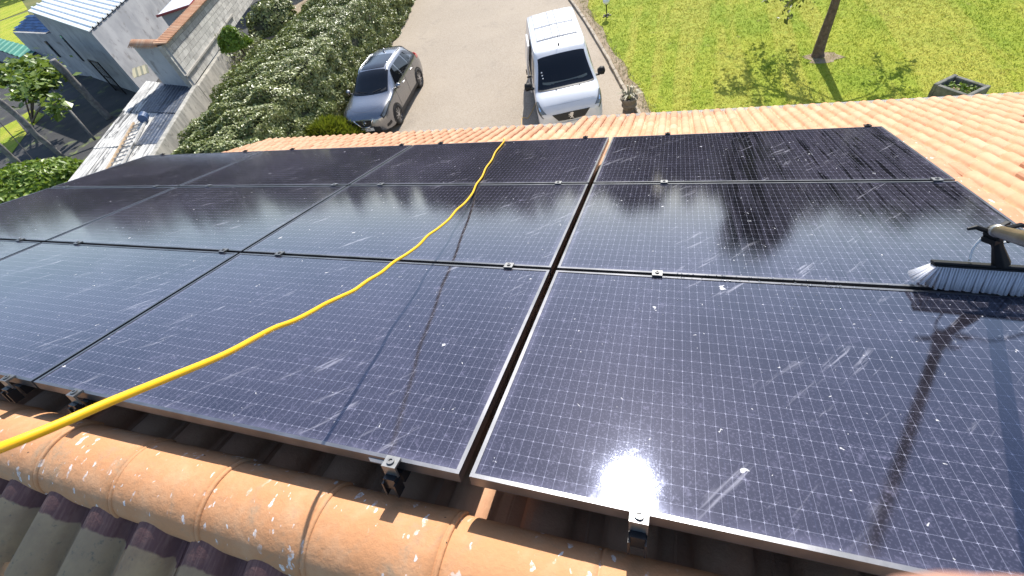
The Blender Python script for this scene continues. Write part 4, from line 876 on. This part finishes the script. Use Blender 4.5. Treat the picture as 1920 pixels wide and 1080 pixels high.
c = at(480, 92, G + .7); bush('wild_bush', 'low scrubby bush between block wall and hedge', 'bush', (c.x, c.y, G), 1.2, 1.1, 5000, .07, M['hedge_leaf'], 26)
# dry vines hanging beside the round shrub
c = at(455, 100, G + 1.2); dv = empty('dry_vine', (c.x, c.y, G)); tag(dv, 'dry brown vine stems hanging beside the round shrub', 'vine'); rv = random.Random(9); m = MB()
for k in range(60):
    x, y = rv.uniform(-.9, .6), rv.uniform(-.6, .8); m.tube([(x, y, 2.0 + rv.uniform(-.5, .6)), (x + rv.uniform(-.3, .3), y + rv.uniform(-.2, .2), 1.1), (x + rv.uniform(-.5, .5), y + rv.uniform(-.3, .3), rv.uniform(.0, .6))], [.006, .012, .014], 4)
m.build('stems', M['old_wood'], dv)
pts = np.random.RandomState(31).normal(0, 1, (1500, 3)) * np.array([.55, .6, .5]) + np.array([0, 0, 1.1]); pts[:, 2] = np.abs(pts[:, 2]); link('leaves', leaf_mesh('leaves', M['hedge_leaf'], pts, np.tile([0, 0, 1.], (1500, 1)), .06, 32), dv)

# ---- garden tree
tb = at(1533, 105, G); tree = empty('garden_tree', tb); tag(tree, 'young lawn tree with sparse leaves and leaning trunk', 'tree')
rt = random.Random(5); trunk = [(0, 0, -.05), (-.01, 0, .15), (.0, .01, .6), (.03, .02, 1.2), (.05, .04, 1.9), (.10, .05, 2.6), (.08, .1, 3.6), (.15, .1, 5.2)]
tm_ = MB().tube(spline(trunk, 4), [.24, .20, .175, .16] + [.155 - .11 * i / 24 for i in range(25)], 9); tm_.build('trunk', M['bark'], tree, smooth=True)
lv_p = []; bm_ = MB()
def branch(p, d, L, r, depth):
    q = [Vector(p)]; d = Vector(d).normalized(); n = 5
    for i in range(n): d = (d + Vector((rt.uniform(-.25, .25), rt.uniform(-.25, .25), rt.uniform(-.22, .16) - .05 * depth))).normalized(); q.append(q[-1] + d * L / n)
    bm_.tube(q, [r * (1 - .75 * i / n) for i in range(n + 1)], 5, False)
    if depth < 3:
        for k in range(4 if depth < 2 else 3):
            i = rt.randint(1, n); branch(q[i], d + Vector((rt.uniform(-1, 1), rt.uniform(-1, 1), rt.uniform(-.6, .5))), L * rt.uniform(.45, .65), r * .55, depth + 1)
    if depth >= 2:
        for k in range(7): i = rt.randint(1, n); lv_p.append(q[i] + Vector((rt.uniform(-.1, .1), rt.uniform(-.1, .1), rt.uniform(-.14, .02))))
for k in range(4):
    h = 3.4 + k * .3; a = k * 2.4 + .5; sc2 = max(.35, 1 - abs(h - 3.6) * .25)
    branch((.08, .08, h), (math.cos(a), math.sin(a) + .9, .7), 1.7 * sc2, .04 * sc2 + .01, 1)
for dd, hh in (((-1.0, .55, -.10), 2.1), ((.9, .35, -.02), 2.4), ((-.9, .25, -.06), 2.3), ((.8, .12, -.10), 2.15)): branch((.06, .04, hh), dd, 1.55, .026, 1)
limb = spline([(.08, .06, 2.3), (-.6, 1.0, 2.9), (-1.5, 2.1, 3.1), (-2.2, 3.0, 3.3)], 5); bm_.tube(limb, [.06 - .0025 * i for i in range(len(limb))], 6)
for k in range(9): branch(limb[5 + k], (rt.uniform(-1, .7), rt.uniform(-.8, .8), rt.uniform(-.2, .7)), 1.25, .025, 1)
bm_.build('branches', M['bark'], tree, smooth=True)
lp = np.array([p[:] for p in lv_p]); print('tree leaves', len(lp)); link('crown', leaf_mesh('crown', M['tree_leaf'], lp, np.tile([0, 0, 1.], (len(lp), 1)), .062, 41, .5, .9), tree)
sc_ = at(1535, 108, G); 
ms = MB(); pts = [(math.cos(a) * rt.uniform(.3, .65), math.sin(a) * rt.uniform(.22, .42)) for a in np.linspace(0, 2 * math.pi, 17)[:-1]]
tag(ms.add([(sc_.x + x + .12, sc_.y + y, G + .010) for x, y in pts], [tuple(range(16))]).build('bare_patch', M['soil']), 'bare earth round the tree trunk', None, None, 'structure')

# ---- bollard lamp, planter, stone trough
lb = at(1137.8, 30, G); lamp = empty('garden_lamp', lb); tag(lamp, 'short black garden lamp with white globe on the lawn', 'lamp')
MB().lathe([(.09, 0), (.09, .02), (.04, .04), (.022, .06), (.022, .40), (.045, .42), (.05, .45)], 12).build('post', M['black_metal'], lamp, smooth=True)
MB().lathe([(.05, .45)] + [(.14 * math.cos(a), .575 + .14 * math.sin(a)) for a in np.linspace(-1.1, 1.5, 12)] + [(.001, .716)], 16).build('globe', M['globe'], lamp, smooth=True)
for k in range(5):
    a = k * 1.25; MB().lathe([(.001, .05), (.035, .04), (.045, .015), (.03, 0)], 7).build('stone', M['kerb'], lamp, (math.cos(a) * .14, math.sin(a) * .14, 0))
pb_ = at(1180, 208, G); pot = empty('planter', pb_); tag(pot, 'ringed stone planter with a pale spiky plant at the driveway corner', 'planter')
MB().lathe([(.16, 0), (.20, .02), (.20, .06), (.17, .08), (.20, .16), (.23, .20), (.23, .24), (.20, .27), (.23, .36), (.26, .40), (.26, .46), (.22, .46), (.20, .40), (.001, .40)], 20).build('pot', M['pot'], pot, smooth=False)
lm_ = MB(); rp = random.Random(3)
for k in range(34):
    a = rp.uniform(0, 6.28); d = Vector((math.cos(a), math.sin(a), 0)); L = rp.uniform(.20, .42); w = Vector((-d.y, d.x, 0)) * .022; up = rp.uniform(.4, 1.2)
    b0 = Vector((0, 0, .40)) + d * .05; b1 = b0 + d * L * .45 + Vector((0, 0, L * up * .7)); b2 = b0 + d * L + Vector((0, 0, L * up * .6)); lm_.add([b0 - w, b0 + w, b1 + w, b1 - w, b2], [(0, 1, 2, 3), (3, 2, 4)])
lm_.build('leaves', M['dry_leaf'], pot, fix=False)
wb_ = at(1788, 186, G); tr = empty('stone_trough', wb_, (0, 0, R(-52))); tr.scale = (.60, .60, .62); tag(tr, 'old mossy stone trough on the lawn behind the roof edge', 'trough')
tw = MB(); tw.box((-.62, 0, .30), (.16, 1.1, .60)); tw.box((.62, 0, .30), (.16, 1.1, .60)); tw.box((0, .47, .29), (1.08, .16, .58)); tw.box((0, -.47, .29), (1.08, .16, .58)); tw.build('trough_wall', M['stone'], tr, bevel=.03)
MB().box((0, 0, .17), (1.08, .78, .34)).build('earth', M['soil'], tr)
pts = np.random.RandomState(8).uniform(-1, 1, (260, 3)) * np.array([.45, .35, .12]) + np.array([0, 0, .42]); link('weeds', leaf_mesh('weeds', M['bush_leaf'], pts, np.tile([0, 0, 1.], (260, 1)), .06, 9), tr)

# ------------------------------------------------------------------ neighbour: walls, sheds, buildings
ZR = -4.6
cC, cL = at(362, 163, ZR), at(275, 152, ZR); nB, nL = at(283, 292, ZR), at(128, 340, ZR)
dirw = (cC - at(283, 292, ZR)); dirw.z = 0; dirw.normalize()
farw = at(408, 97, ZR); dw = (farw - cC); dw.z = 0; dw.normalize(); side = Vector((dw.y, -dw.x, 0))      # towards the hedge
if side.x < 0: side = -side
# retaining wall along the hedge
rw0 = nB - dirw * 4.0; rw1 = farw + dw * 1.5
def wallbox(name, a, b, z0, z1, th, mat, parent, org, s=0.0):
    d = (b - a); L = d.length; m = (a + b) / 2; return MB().box((0, 0, 0), (L, th, z1 - z0)).build(name, mat, parent, Vector((m.x, m.y, (z0 + z1) / 2)) - org, (0, 0, math.atan2(d.y, d.x)), bevel=.02)
ret = empty('retaining_wall', (cC.x, cC.y, G)); tag(ret, 'long streaked concrete wall between hedge and pale shed roof', 'wall')
sh = side * .10
wallbox('wall_face', rw0 + sh, cC + sh, G, ZR + .05, .20, M['streak'], ret, ret.location); wallbox('wall_face', cC + sh + dw * .01, rw1 + sh, G, ZR - .02, .20, M['streak'], ret, ret.location)
# block wall with its return
bw = empty('block_wall', (cC.x, cC.y, ZR)); tag(bw, 'grey concrete block wall with a terracotta tile coping', 'wall'); HB = 1.60
LB = 12.5; e1 = cC + dw * LB
MB().box((0, 0, 0), (LB, .16, HB)).build('mortar_core', M['joint'], bw, Vector((cC.x, cC.y, 0)) + dw * LB / 2 - side * .10 + Vector((0, 0, ZR + HB / 2)) - bw.location, (0, 0, math.atan2(dw.y, dw.x)))
blk = MB().box((0, 0, 0), (.487, .05, .187)).mesh('block', M['block']); hblk = MB().box((0, 0, 0), (.237, .05, .187)).mesh('block', M['block'])
for r_ in range(8):
    x = 0.0
    for k in range(26):
        half = (r_ % 2 == 1 and k == 0); w = .25 if half else .5
        if x + w > LB: break
        p = cC + dw * (x + w / 2) - side * (.026 + rnd.uniform(-.005, .005)); o = link('block', hblk if half else blk, bw, Vector((p.x, p.y, ZR + .1 + r_ * .2)) - bw.location, (0, 0, math.atan2(dw.y, dw.x))); x += w
# end return wall, smooth
de = (at(247, 87, ZR + HB) - at(300, 88, ZR + HB)); de.z = 0; LE = de.length; de.normalize()
m = cC + de * (LE / 2 + .02) + dw * .10
MB().box((0, 0, 0), (LE, .18, HB - .01)).build('end_wall', M['grey_wall'], bw, Vector((m.x, m.y, ZR + HB / 2)) - bw.location, (0, 0, math.atan2(de.y, de.x)))
ct = tile_mesh('coping_tile', M['tile'], .19, .42, .78, .055).mesh('coping_tile', M['tile'], True)
def coping(a, d, L, out, n):
    for k in range(n):
        p = a + d * (k + .5) * L / n - out * .20; o = link('coping_tile', ct, bw, Vector((p.x, p.y, ZR + HB + .085)) - bw.location); o.rotation_euler = (Matrix.Rotation(math.atan2(out.y, out.x) - math.pi / 2, 3, 'Z') @ Matrix.Rotation(R(-14), 3, 'X')).to_euler()
coping(cC, dw, 11.4, side, 60)
oute = -dw
coping(cC + de * .25, de, LE - .1, oute, 14)
# ledge at the foot of the block wall
MB().box((0, 0, 0), (LB * .6, .10, .06)).build('ledge', M['joint'], bw, Vector((cC.x, cC.y, ZR + .42)) + dw * LB * .3 + side * .03 - bw.location, (0, 0, math.atan2(dw.y, dw.x)))

# pale lean-to roof, sheet by sheet
lean = empty('shed_roof', (cL.x, cL.y, G)); tag(lean, 'low shed with whitened fibre cement roof below the block wall', 'shed')
nearR, nearL = nB - dirw * 3.5, nL + (nL - cL).normalized() * 3.5
NS = 9
for i in range(NS):
    for j in range(4):
        a0 = cL.lerp(cC, i / NS); a1 = cL.lerp(cC, (i + 1) / NS); b0 = nearL.lerp(nearR, i / NS); b1 = nearL.lerp(nearR, (i + 1) / NS); f0, f1 = j / 4, (j + 1) / 4 + .012
        zz = ZR - .02 + .010 * (3 - j) + rnd.uniform(-.012, .012); q = [a0.lerp(b0, f0), a1.lerp(b1, f0), a1.lerp(b1, f1), a0.lerp(b0, f1)]; ce = sum((p for p in q), Vector()) / 4
        shn = .985; vs = []; ns = 12
        for r2 in range(2):
            e0, e1 = (q[0], q[1]) if r2 == 0 else (q[3], q[2])
            for k in range(ns + 1):
                p = e0.lerp(e1, .005 + .99 * k / ns); vs.append((p.x - ce.x, p.y - ce.y, .010 * math.cos(k / ns * 4 * math.pi) + (.012 if r2 else 0)))
        mm = MB().add(vs, [(k, k + 1, ns + 2 + k, ns + 1 + k) for k in range(ns)]); kk = len(mm.v); mm.v += [(x, y, z - .014) for x, y, z in mm.v]; mm.f += [tuple(t + kk for t in f)[::-1] for f in mm.f]; mm.f += [(ns + 1 + k, ns + 2 + k, kk + ns + 2 + k, kk + ns + 1 + k) for k in range(ns)]
        mm.build('roof_sheet', M['slate_shade_sheet'] if (i >= 3 and j == 0 and i < 9) or (i >= 6 and j == 1) else M['fibre'], lean, Vector((ce.x, ce.y, zz)) - lean.location, (0, 0, 0))
poly = [(p.x - lean.location.x, p.y - lean.location.y) for p in (cL, cC, nearR, nearL)]
MB().prism([(x * .985 + .1, y * .985 - .05) for x, y in poly], 0, ZR - .09 - G).build('shed_body', M['grey_wall'], lean)
# ladder lying on it
la, lb2 = at(215, 315, ZR + .06), at(264, 226, ZR + .06); ld = (lb2 - la); LL = ld.length; ld.normalize(); ls = Vector((ld.y, -ld.x, 0))
lad = empty('ladder', (la.x, la.y, ZR + .05), (0, 0, math.atan2(ld.y, ld.x))); tag(lad, 'wooden ladder lying flat on the pale shed roof', 'ladder')
for s in (.26, -.26): MB().box((LL / 2, s, .02), (LL, .055, .07)).build('rail', M['wood_pale'] if s > 0 else M['fibre'], lad, bevel=.006)
nr = int(LL / .30)
for k in range(nr): MB().tube([(.15 + k * .30, -.27, .02), (.15 + k * .30, .27, .02)], .017, 7).build('rung', M['fibre'], lad)
c = at(268, 219, ZR + .2); bk = empty('blue_drum', (c.x, c.y, ZR + .03)); bk.scale = (.8, .8, .8); tag(bk, 'blue plastic drum lying at the top of the ladder', 'drum')
MB().lathe([(.17, -.22), (.19, -.21), (.19, -.08), (.20, -.07), (.19, -.06), (.19, .06), (.20, .07), (.19, .08), (.19, .21), (.17, .22)], 18, (0, 0, .19), 'y').build('drum_body', M['blue_plastic'], bk, (0, 0, 0), (0, 0, R(35)), smooth=False)
# pale folded sheets leaning at the end wall
c = at(268, 140, ZR); yl = empty('corrugated_offcut', (c.x, c.y, ZR + .05), (0, 0, R(25))); yl.scale = (.5, .5, .6); tag(yl, 'cream corrugated offcuts leaning by the shed corner', 'sheet')
for k in range(2):
    mm = MB(); vs = [(x, .10 * (1 if i % 2 else -1) * .7, z) for z in (0, 1) for i, x in enumerate(np.linspace(-.7, .7, 7))]; mm.add([(x, y + z * .8, z * .35) for x, y, z in vs], [(i, i + 1, i + 8, i + 7) for i in range(6)]); kk = len(mm.v); mm.v += [(x, y, z - .02) for x, y, z in mm.v]; mm.f += [tuple(t + kk for t in f)[::-1] for f in mm.f]
    mm.build('offcut', M['cream'], yl, (k * .5 - .2, -k * .7, .05 * k), (0, 0, R(10 * k)))

# grey building with metal roof
E1, E2, E3 = at(165, 58, -3.0), at(52, 20, -2.4), at(236, -4, -3.0)
gb = empty('grey_building', (E1.x, E1.y, G)); tag(gb, 'tall grey rendered barn with ribbed metal roof', 'building'); go = gb.location
e12 = E2 - E1; e13 = E3 - E1; far = E1 + e13 * 3.2; Lr = e12 * 1.0
cor = [E1, E1 + e12, E1 + e12 + e13 * 3.2, E1 + e13 * 3.2]
inn = [E1 + e12 * .012 + e13 * .03, E1 + e12 * .985 + e13 * .03, E1 + e12 * .985 + e13 * 3.15, E1 + e12 * .012 + e13 * 3.15]
wm = MB(); vs = []
for p in inn: vs.append(Vector((p.x, p.y, G)) - go); vs.append(Vector((p.x, p.y, p.z - .12)) - go)
wm.add(vs, [(0, 2, 3, 1), (2, 4, 5, 3), (4, 6, 7, 5), (6, 0, 1, 7), (1, 3, 5, 7)]).build('wall', M['grey_wall'], gb)
NR = 26
for k in range(NR):
    a, b = E1 + e13 * 3.2 * k / NR, E1 + e13 * 3.2 * (k + 1) / NR; u = (b - a); rib = .14; vs = []
    for s in (0, 1):
        o_ = e12 * s
        for fr, hz in ((0, 0), (.66, 0), (.72, .07), (.92, .07), (.98, 0), (1.0, 0)): p = a + u * fr + o_; vs.append(p + Vector((0, 0, hz)) - go)
        
    MB().add(vs + [v + Vector((0, 0, -.05)) for v in vs], [(i, i + 1, 7 + i, 6 + i) for i in range(5)] + [(12 + i, 18 + i, 19 + i, 13 + i) for i in range(5)] + [(i, 12 + i, 13 + i, i + 1) for i in range(5)] + [(6 + i, 7 + i, 19 + i, 18 + i) for i in range(5)] + [(0, 6, 18, 12), (5, 17, 23, 11)]).build('roof_sheet', M['sheet_metal'], gb)
dn = e12.copy(); dn.z = 0; Lw = dn.length; dn.normalize(); wn_ = Vector((dn.y, -dn.x, 0)); wn_ = wn_ if wn_.y < 0 else -wn_
def slit(px, py, px2, py2, w, name='window'):
    # a narrow upright opening on the camera side wall: place by distance along the wall
    a = inn[0]; best = None
    for s in np.linspace(0, Lw, 200):
        q = a + dn * s
        for z in np.linspace(G + .3, -2.6, 40):
            x, y, _ = proj(Vector((q.x, q.y, z))); e = (x - px) ** 2 + (y - py) ** 2
            if best is None or e < best[0]: best = (e, s, z)
    s, zt = best[1], best[2]; q = a + dn * s + wn_ * .01; h = 1.5
    MB().box((0, 0, 0), (w, .06, h)).build(name, M['glass_dark'], gb, Vector((q.x, q.y, zt - h / 2)) - go, (0, 0, math.atan2(dn.y, dn.x)))
slit(113, 66, 155, 105, .35)
# door frame at its foot
q = inn[0] + dn * 2.2 + wn_ * .35; dg = empty('yard_gate', (q.x, q.y, G), (0, 0, math.atan2(dn.y, dn.x))); tag(dg, 'dark metal gate frame before the grey barn', 'gate')
MB().box((0, 0, .9), (.06, .06, 1.8)).build('gate_post', M['black_metal'], dg); MB().box((1.7, 0, .9), (.06, .06, 1.8)).build('gate_post', M['black_metal'], dg); MB().box((.85, 0, 1.77), (1.6, .05, .06)).build('gate_rail', M['black_metal'], dg); MB().box((.85, 0, .9), (1.6, .03, .05)).build('gate_rail', M['black_metal'], dg)
for k in range(6): MB().tube([(.25 + k * .24, 0, .05), (.25 + k * .24, 0, 1.75)], .012, 5).build('gate_bar', M['black_metal'], dg)
# lower annexe with blue slates
B1 = at(88, 62, -3.7); an = empty('annexe', (B1.x, B1.y, G)); tag(an, 'low grey annexe with a blue slate roof left of the barn', 'building'); ao = an.location
B2 = at(22, 59, -3.7); B3 = at(52, 29, -3.0); db = (B2 - B1); db.z = 0; lb_ = db.length; bw_ = (B3 - B2)
wv_ = [B1, B2, B2 + Vector((bw_.x, bw_.y, 0)), B1 + Vector((bw_.x, bw_.y, 0))]
MB().prism([(p.x - ao.x, p.y - ao.y) for p in wv_], 0, -3.75 - G).build('wall', M['grey_wall'], an)
sl = Vector((bw_.x, bw_.y, bw_.z))
for i in range(6):
    for j in range(9):
        a = B1 + db * ((j + (.5 if i % 2 else 0)) / 9.5) + sl * (i / 6); p1 = a; p2 = a + db / 9.6; p3 = p2 + sl / 5.6; p4 = a + sl / 5.6; z = Vector((0, 0, .04)); z2 = Vector((0, 0, .0))
        v = [p1 + z, p2 + z, p3 + z2, p4 + z2]; v = [x - ao + Vector((0, 0, .02)) for x in v]; MB().add(v + [x + Vector((0, 0, -.03)) for x in v], [(0, 1, 2, 3), (7, 6, 5, 4), (0, 4, 5, 1), (1, 5, 6, 2), (2, 6, 7, 3), (3, 7, 4, 0)]).build('slate', M['blue_tile'], an)
q = B1 + db * .25; MB().box((0, 0, 0), (.3, .06, 1.0)).build('window', M['glass_dark'], an, Vector((q.x, q.y, -4.7)) - ao + Vector((.05, -.06, 0)), (0, 0, math.atan2(db.y, db.x)))
# green shed roof
Z = -5.0; gs = [at(0, 72, Z), at(70, 92, Z), at(50, 112, Z), at(0, 112, Z)]; gsh = empty('green_shed', (gs[1].x, gs[1].y, G)); tag(gsh, 'low shed with a green sheet metal roof at the left edge', 'shed'); gso = gsh.location
gl = gs[0] - gs[1]; gw = gs[2] - gs[1]
for k in range(12):
    a = gs[1] + gl * (k / 8); u = gl / 8; vs = []
    for s in (0, 1):
        for fr, hz in ((0, .0), (.4, .0), (.5, .05), (.9, .05), (1, 0)): p = a + u * fr + gw * s; vs.append(p + Vector((0, 0, hz)) - gso)
    MB().add(vs + [v + Vector((0, 0, -.03)) for v in vs], [(i, i + 1, 6 + i, 5 + i) for i in range(4)] + [(10 + i, 15 + i, 16 + i, 11 + i) for i in range(4)] + [(i, 10 + i, 11 + i, i + 1) for i in range(4)] + [(5 + i, 6 + i, 16 + i, 15 + i) for i in range(4)]).build('roof_sheet', M['green_sheet'], gsh)
wq = [gs[1], gs[2], gs[2] + gl * 1.4, gs[1] + gl * 1.4]; MB().prism([(p.x - gso.x, p.y - gso.y) for p in wq], 0, Z - .08 - G).build('wall', M['grey_wall'], gsh)
# house behind the block wall: pale roof edge with red trim
Z = -3.6; rq = at(362, 3, Z); rh = empty('pale_outhouse', (rq.x, rq.y, G), (0, 0, R(28))); tag(rh, 'pale outhouse with red roof trim behind the block wall', 'building')
MB().box((-.9, 1.0, (-3.7 - G) / 2), (1.6, 3.0, -3.7 - G)).build('wall', M['white_wall'], rh); MB().box((-.9, .95, -3.62 - G), (1.8, 3.3, .08)).build('roof', M['sheet_metal'], rh); MB().box((-.9, -.73, -3.60 - G), (1.86, .05, .10)).build('roof_trim', M['red_paint'], rh); MB().box((.03, .95, -3.60 - G), (.05, 3.3, .10)).build('roof_trim', M['red_paint'], rh)
# yard ground and sunlit grass patches
sheet('hedge_soil', [(-21, 4), (-10.8, 4), (-11.6, 13.5), (-14, 26), (-17, 40), (-29, 40), (-22, 21), (-18.2, 13)], G - .006, M['soil'], label='bare soil under the hedge')
sheet('yard', [(-60, 4), (-17.6, 4), (-17.9, 13.2), (-21.5, 21), (-27, 34), (-60, 40)], G - .012, M['yard'], label='concrete yard of the neighbours, coloured dark for shade')
def patch(px, z, mat, name, label):
    p = [at(x, y, z) for x, y in px]; sheet(name, [(q.x, q.y) for q in p], z, mat, label=label)
patch([(0, 40), (52, 22), (66, 50), (40, 95), (0, 90)], G + .0, M['lawn'], 'meadow', 'sunlit meadow beyond the annexe')
patch([(0, 0), (40, 0), (52, 18), (0, 38)], G + .0, M['lawn'], 'garden_plot', 'green garden plot at the top left corner')
patch([(38, 218), (60, 205), (84, 215), (62, 236)], G + .004, M['lawn'], 'yard_grass', 'small lit grass square in the yard')
patch([(0, 240), (30, 225), (50, 250), (20, 290), (0, 280)], G + .004, M['lawn'], 'yard_verge', 'lit grass at the left edge of the yard')
patch([(40, 320), (62, 300), (95, 310), (90, 330), (60, 335)], G + .004, M['soil'], 'yard_soil', 'bare earth in the yard')
# pergola posts and beams
post_l = ['thick weathered timber post at the yard corner', 'long grey timber post across the yard', 'short grey timber post above the panel corner']
for (bx, by, h, r_, l_) in ((205, 222, 3.0, .17, post_l[0]), (140, 314, 3.3, .12, post_l[1]), (80, 342, 2.6, .13, post_l[2])):
    b = at(bx, by, G); rq_ = random.Random(bx); pts = [(rq_.uniform(-.04, .04), rq_.uniform(-.04, .04), h * i / 6) for i in range(7)]
    tag(MB().tube(spline(pts, 3), [r_ * rq_.uniform(.85, 1.1) for _ in range(19)], 8).build('timber_post', M['old_wood'], None, b, smooth=True), l_, 'post', 'timber posts in the yard')
a, b = at(95, 165, -4.2), at(178, 262, G + .2)
tag(MB().tube([a, a.lerp(b, .5) + Vector((0, 0, .05)), b], [.05, .06, .06], 6).build('leaning_pole', M['old_wood'], smooth=True), 'thin pale pole leaning under the vine', 'pole')
a, b = at(0, 230, -4.6), at(62, 300, -5.6)
for dx, l_ in ((0, 'thin dark cable crossing the yard, lower one'), (.9, 'thin dark cable crossing the yard, upper one')): tag(MB().tube([a + Vector((0, dx, 0)), a.lerp(b, .5) + Vector((0, dx, -.06)), b + Vector((0, dx, 0))], .02, 5).build('yard_cable', M['black_plastic']), l_, 'cable')
# vine canopy
vn = empty('grape_vine', at(60, 230, G)); tag(vn, 'leafy vine canopy spread over the yard posts', 'vine'); vo = vn.location
rs = np.random.RandomState(51); P = []
for (px, py, rr_, n, z) in ((25, 132, 1.1, 900, -3.9), (65, 140, 1.0, 800, -3.9), (5, 145, 1.1, 600, -3.9), (60, 172, .8, 350, -4.1), (85, 150, .7, 300, -4.0), (112, 195, .5, 60, -4.4), (100, 205, .5, 60, -4.6)):
    c = at(px, py, z) - vo; P.append(rs.normal(0, .5, (n, 3)) * np.array([rr_, rr_, .35]) + np.array(c))
P = np.concatenate(P); link('leaves', leaf_mesh('leaves', M['vine_leaf'], P, np.tile([0, .1, 1.], (len(P), 1)), .125, 52, .8, .5), vn)
vm_ = MB(); c0 = at(60, 230, G) - vo
for px, py in ((30, 130), (75, 140), (65, 175), (105, 195)): c = at(px, py, -4.2) - vo; vm_.tube(spline([c0, c0.lerp(c, .5) + Vector((.2, .1, .3)), c], 4), [.05 - .003 * i for i in range(9)], 6)
vm_.build('stem', M['bark'], vn, smooth=True)
c = at(24, 330, G + .35); bk = empty('red_bucket', (c.x, c.y, G + .1)); tag(bk, 'red bucket among the bushes at the lower left', 'bucket')
MB().lathe([(.20, 0), (.28, .5), (.30, .52), (.30, .55), (.27, .55), (.19, .03)], 16).build('bucket_body', M['red'], bk, smooth=True)
# low wire fence far left top
# ------------------------------------------------------------------ trees beyond the gardens (they mirror in the panels)
def far_tree(name, label, az, dist, h, r, seed, n=2600):
    e = empty(name, (CAM.x + math.sin(R(az)) * dist, CAM.y + math.cos(R(az)) * dist, G)); tag(e, label, 'tree', 'trees beyond the gardens'); rs = np.random.RandomState(seed); P = []
    MB().tube([(0, 0, 0), (.1, 0, h * .3), (0, .1, h * .75)], [.05 * r + .15, .04 * r + .1, .05], 8).build('trunk', M['bark'], e, smooth=True)
    for k in range(9):
        c = np.array([rs.normal(0, r * .38), rs.normal(0, r * .38), h * rs.uniform(.38, .86)]); s = r * rs.uniform(.35, .6); d = rs.normal(0, 1, (n // 9, 3)); d /= np.linalg.norm(d, axis=1)[:, None]; P.append(c + d * s * (1 - rs.exponential(.15, (len(d), 1))) * np.array([1, 1, .85]))
    P = np.concatenate(P); link('crown', leaf_mesh('crown', M['far_leaf'], P, P - np.array([0, 0, h * .6]), .38 * max(1, r / 5), seed, .7, .8), e)
spec = [(-68, 150, 18, 13, 'wide'), (-60, 140, 19, 13, 'tall'), (-52, 120, 15.5, 11, 'round'), (-44, 75, 11.0, 7, 'dark'), (-36.5, 46, 9.5, 3.5, 'narrow'), (-27, 44, 10.5, 4.5, 'broad'), (-20, 46, 10.8, 4.5, 'leafy'), (-13, 52, 10.5, 4.5, 'old'), (-4.0, 44, 11.8, 2.6, 'slim'), (4, 55, 10, 4, 'low'), (10, 40, 15.0, 4.0, 'tallest'), (17, 48, 12, 4.5, 'dense'), (24, 50, 11.5, 5, 'spreading'), (32, 44, 10.5, 5, 'shaggy'), (40, 48, 11, 5, 'outer')]
for i, (az, dist, h, r, wd_) in enumerate(spec): far_tree('far_tree', f'{wd_} far tree beyond the gardens mirrored in the panels', az, dist, h, r, 100 + i)

def wood(name, label, az0, az1, d0, d1, h, n, size, seed):
    rs = np.random.RandomState(seed); az = np.radians(rs.uniform(az0, az1, n)); d = rs.uniform(d0, d1, n); hh = h * (.78 + .22 * np.sin(az * 57 * 1.7) * np.cos(az * 57 * .63 + 1)) 
    P = np.c_[CAM.x + np.sin(az) * d, CAM.y + np.cos(az) * d, G + hh * rs.rand(n) ** .7]
    tag(link(name, leaf_mesh(name, M['far_leaf'], P, np.c_[-np.sin(az), -np.cos(az), .6 + 0 * az], size, seed, .8, .6)), label, 'wood', None, 'stuff')
wood('far_wood', 'dark distant wood along the horizon', -40, 50, 60, 70, 11.0, 26000, .75, 71)
wood('far_wood', 'dark distant wood far beyond the barn', -85, -38, 175, 190, 17.5, 20000, 1.9, 72)

# ------------------------------------------------------------------ the photographer's finger low in front of the lens
def near(x, y, d):
    v = RIGHT * ((x - 960) / F) + DOWN * ((y - 540) / F) + FWD; return CAM + v.normalized() * d
pn = empty('person', near(1850, 1180, .115)); tag(pn, 'bare fingertip of the photographer at the bottom right corner', 'person'); po = pn.location
ax = [near(x, y + 74, d) for x, y, d in ((1668, 1150, .098), (1682, 1148, .098), (1705, 1144, .099), (1750, 1138, .101), (1810, 1134, .104), (1880, 1136, .108), (1960, 1146, .113), (2040, 1168, .118), (2140, 1210, .124), (2220, 1280, .13))]
fgr = spline([p - po for p in ax], 4); rads = list(np.interp(np.linspace(0, 9, len(fgr)), range(10), [.0015, .0045, .0070, .0086, .0088, .0086, .0092, .0096, .0098, .0105]))
MB().tube(fgr, rads, 16).build('finger', M['skin'], pn, smooth=True)

# water beads along the frame edge and below the brush
rw = random.Random(12); wm2 = MB()
for k in range(150):
    if k < 70: u, v = rw.uniform(.36, 1.22), rw.choice((1.022, 1.016, 1.049)) + rw.uniform(-.003, .003); n0 = .0002
    else: u, v = rw.gauss(.72, .28), rw.uniform(.72, 1.0); n0 = -.0020
    r = rw.uniform(.0018, .0042) * (1 if k < 70 else .75); p = RP(u, v, n0); b0 = len(wm2.v)
    a1 = Vector((1, 0, 0)); a2 = RP(0, 1, 0); a3 = RP(0, 0, 1)
    for i in range(3):
        for j in range(7):
            th = 2 * math.pi * j / 7; ph = i * .5; q = (a1 * math.cos(th) + a2 * math.sin(th)) * r * math.cos(ph) + a3 * r * .6 * math.sin(ph); wm2.v.append(tuple(p + q))
    wm2.v.append(tuple(p + a3 * r * .6))
    wm2.f += [(b0 + i * 7 + j, b0 + i * 7 + (j + 1) % 7, b0 + (i + 1) * 7 + (j + 1) % 7, b0 + (i + 1) * 7 + j) for i in range(2) for j in range(7)] + [(b0 + 14 + j, b0 + 14 + (j + 1) % 7, b0 + 21) for j in range(7)]
wt = NT('water_bead'); wt.set(Base_Color=(.80, .84, .90), Roughness=.06, Transmission_Weight=.85, IOR=1.33); M['water'] = wt.m
tag(wm2.build('water_beads', M['water'], smooth=True), 'water beads along the panel edge left of the brush', 'water', None, 'stuff')
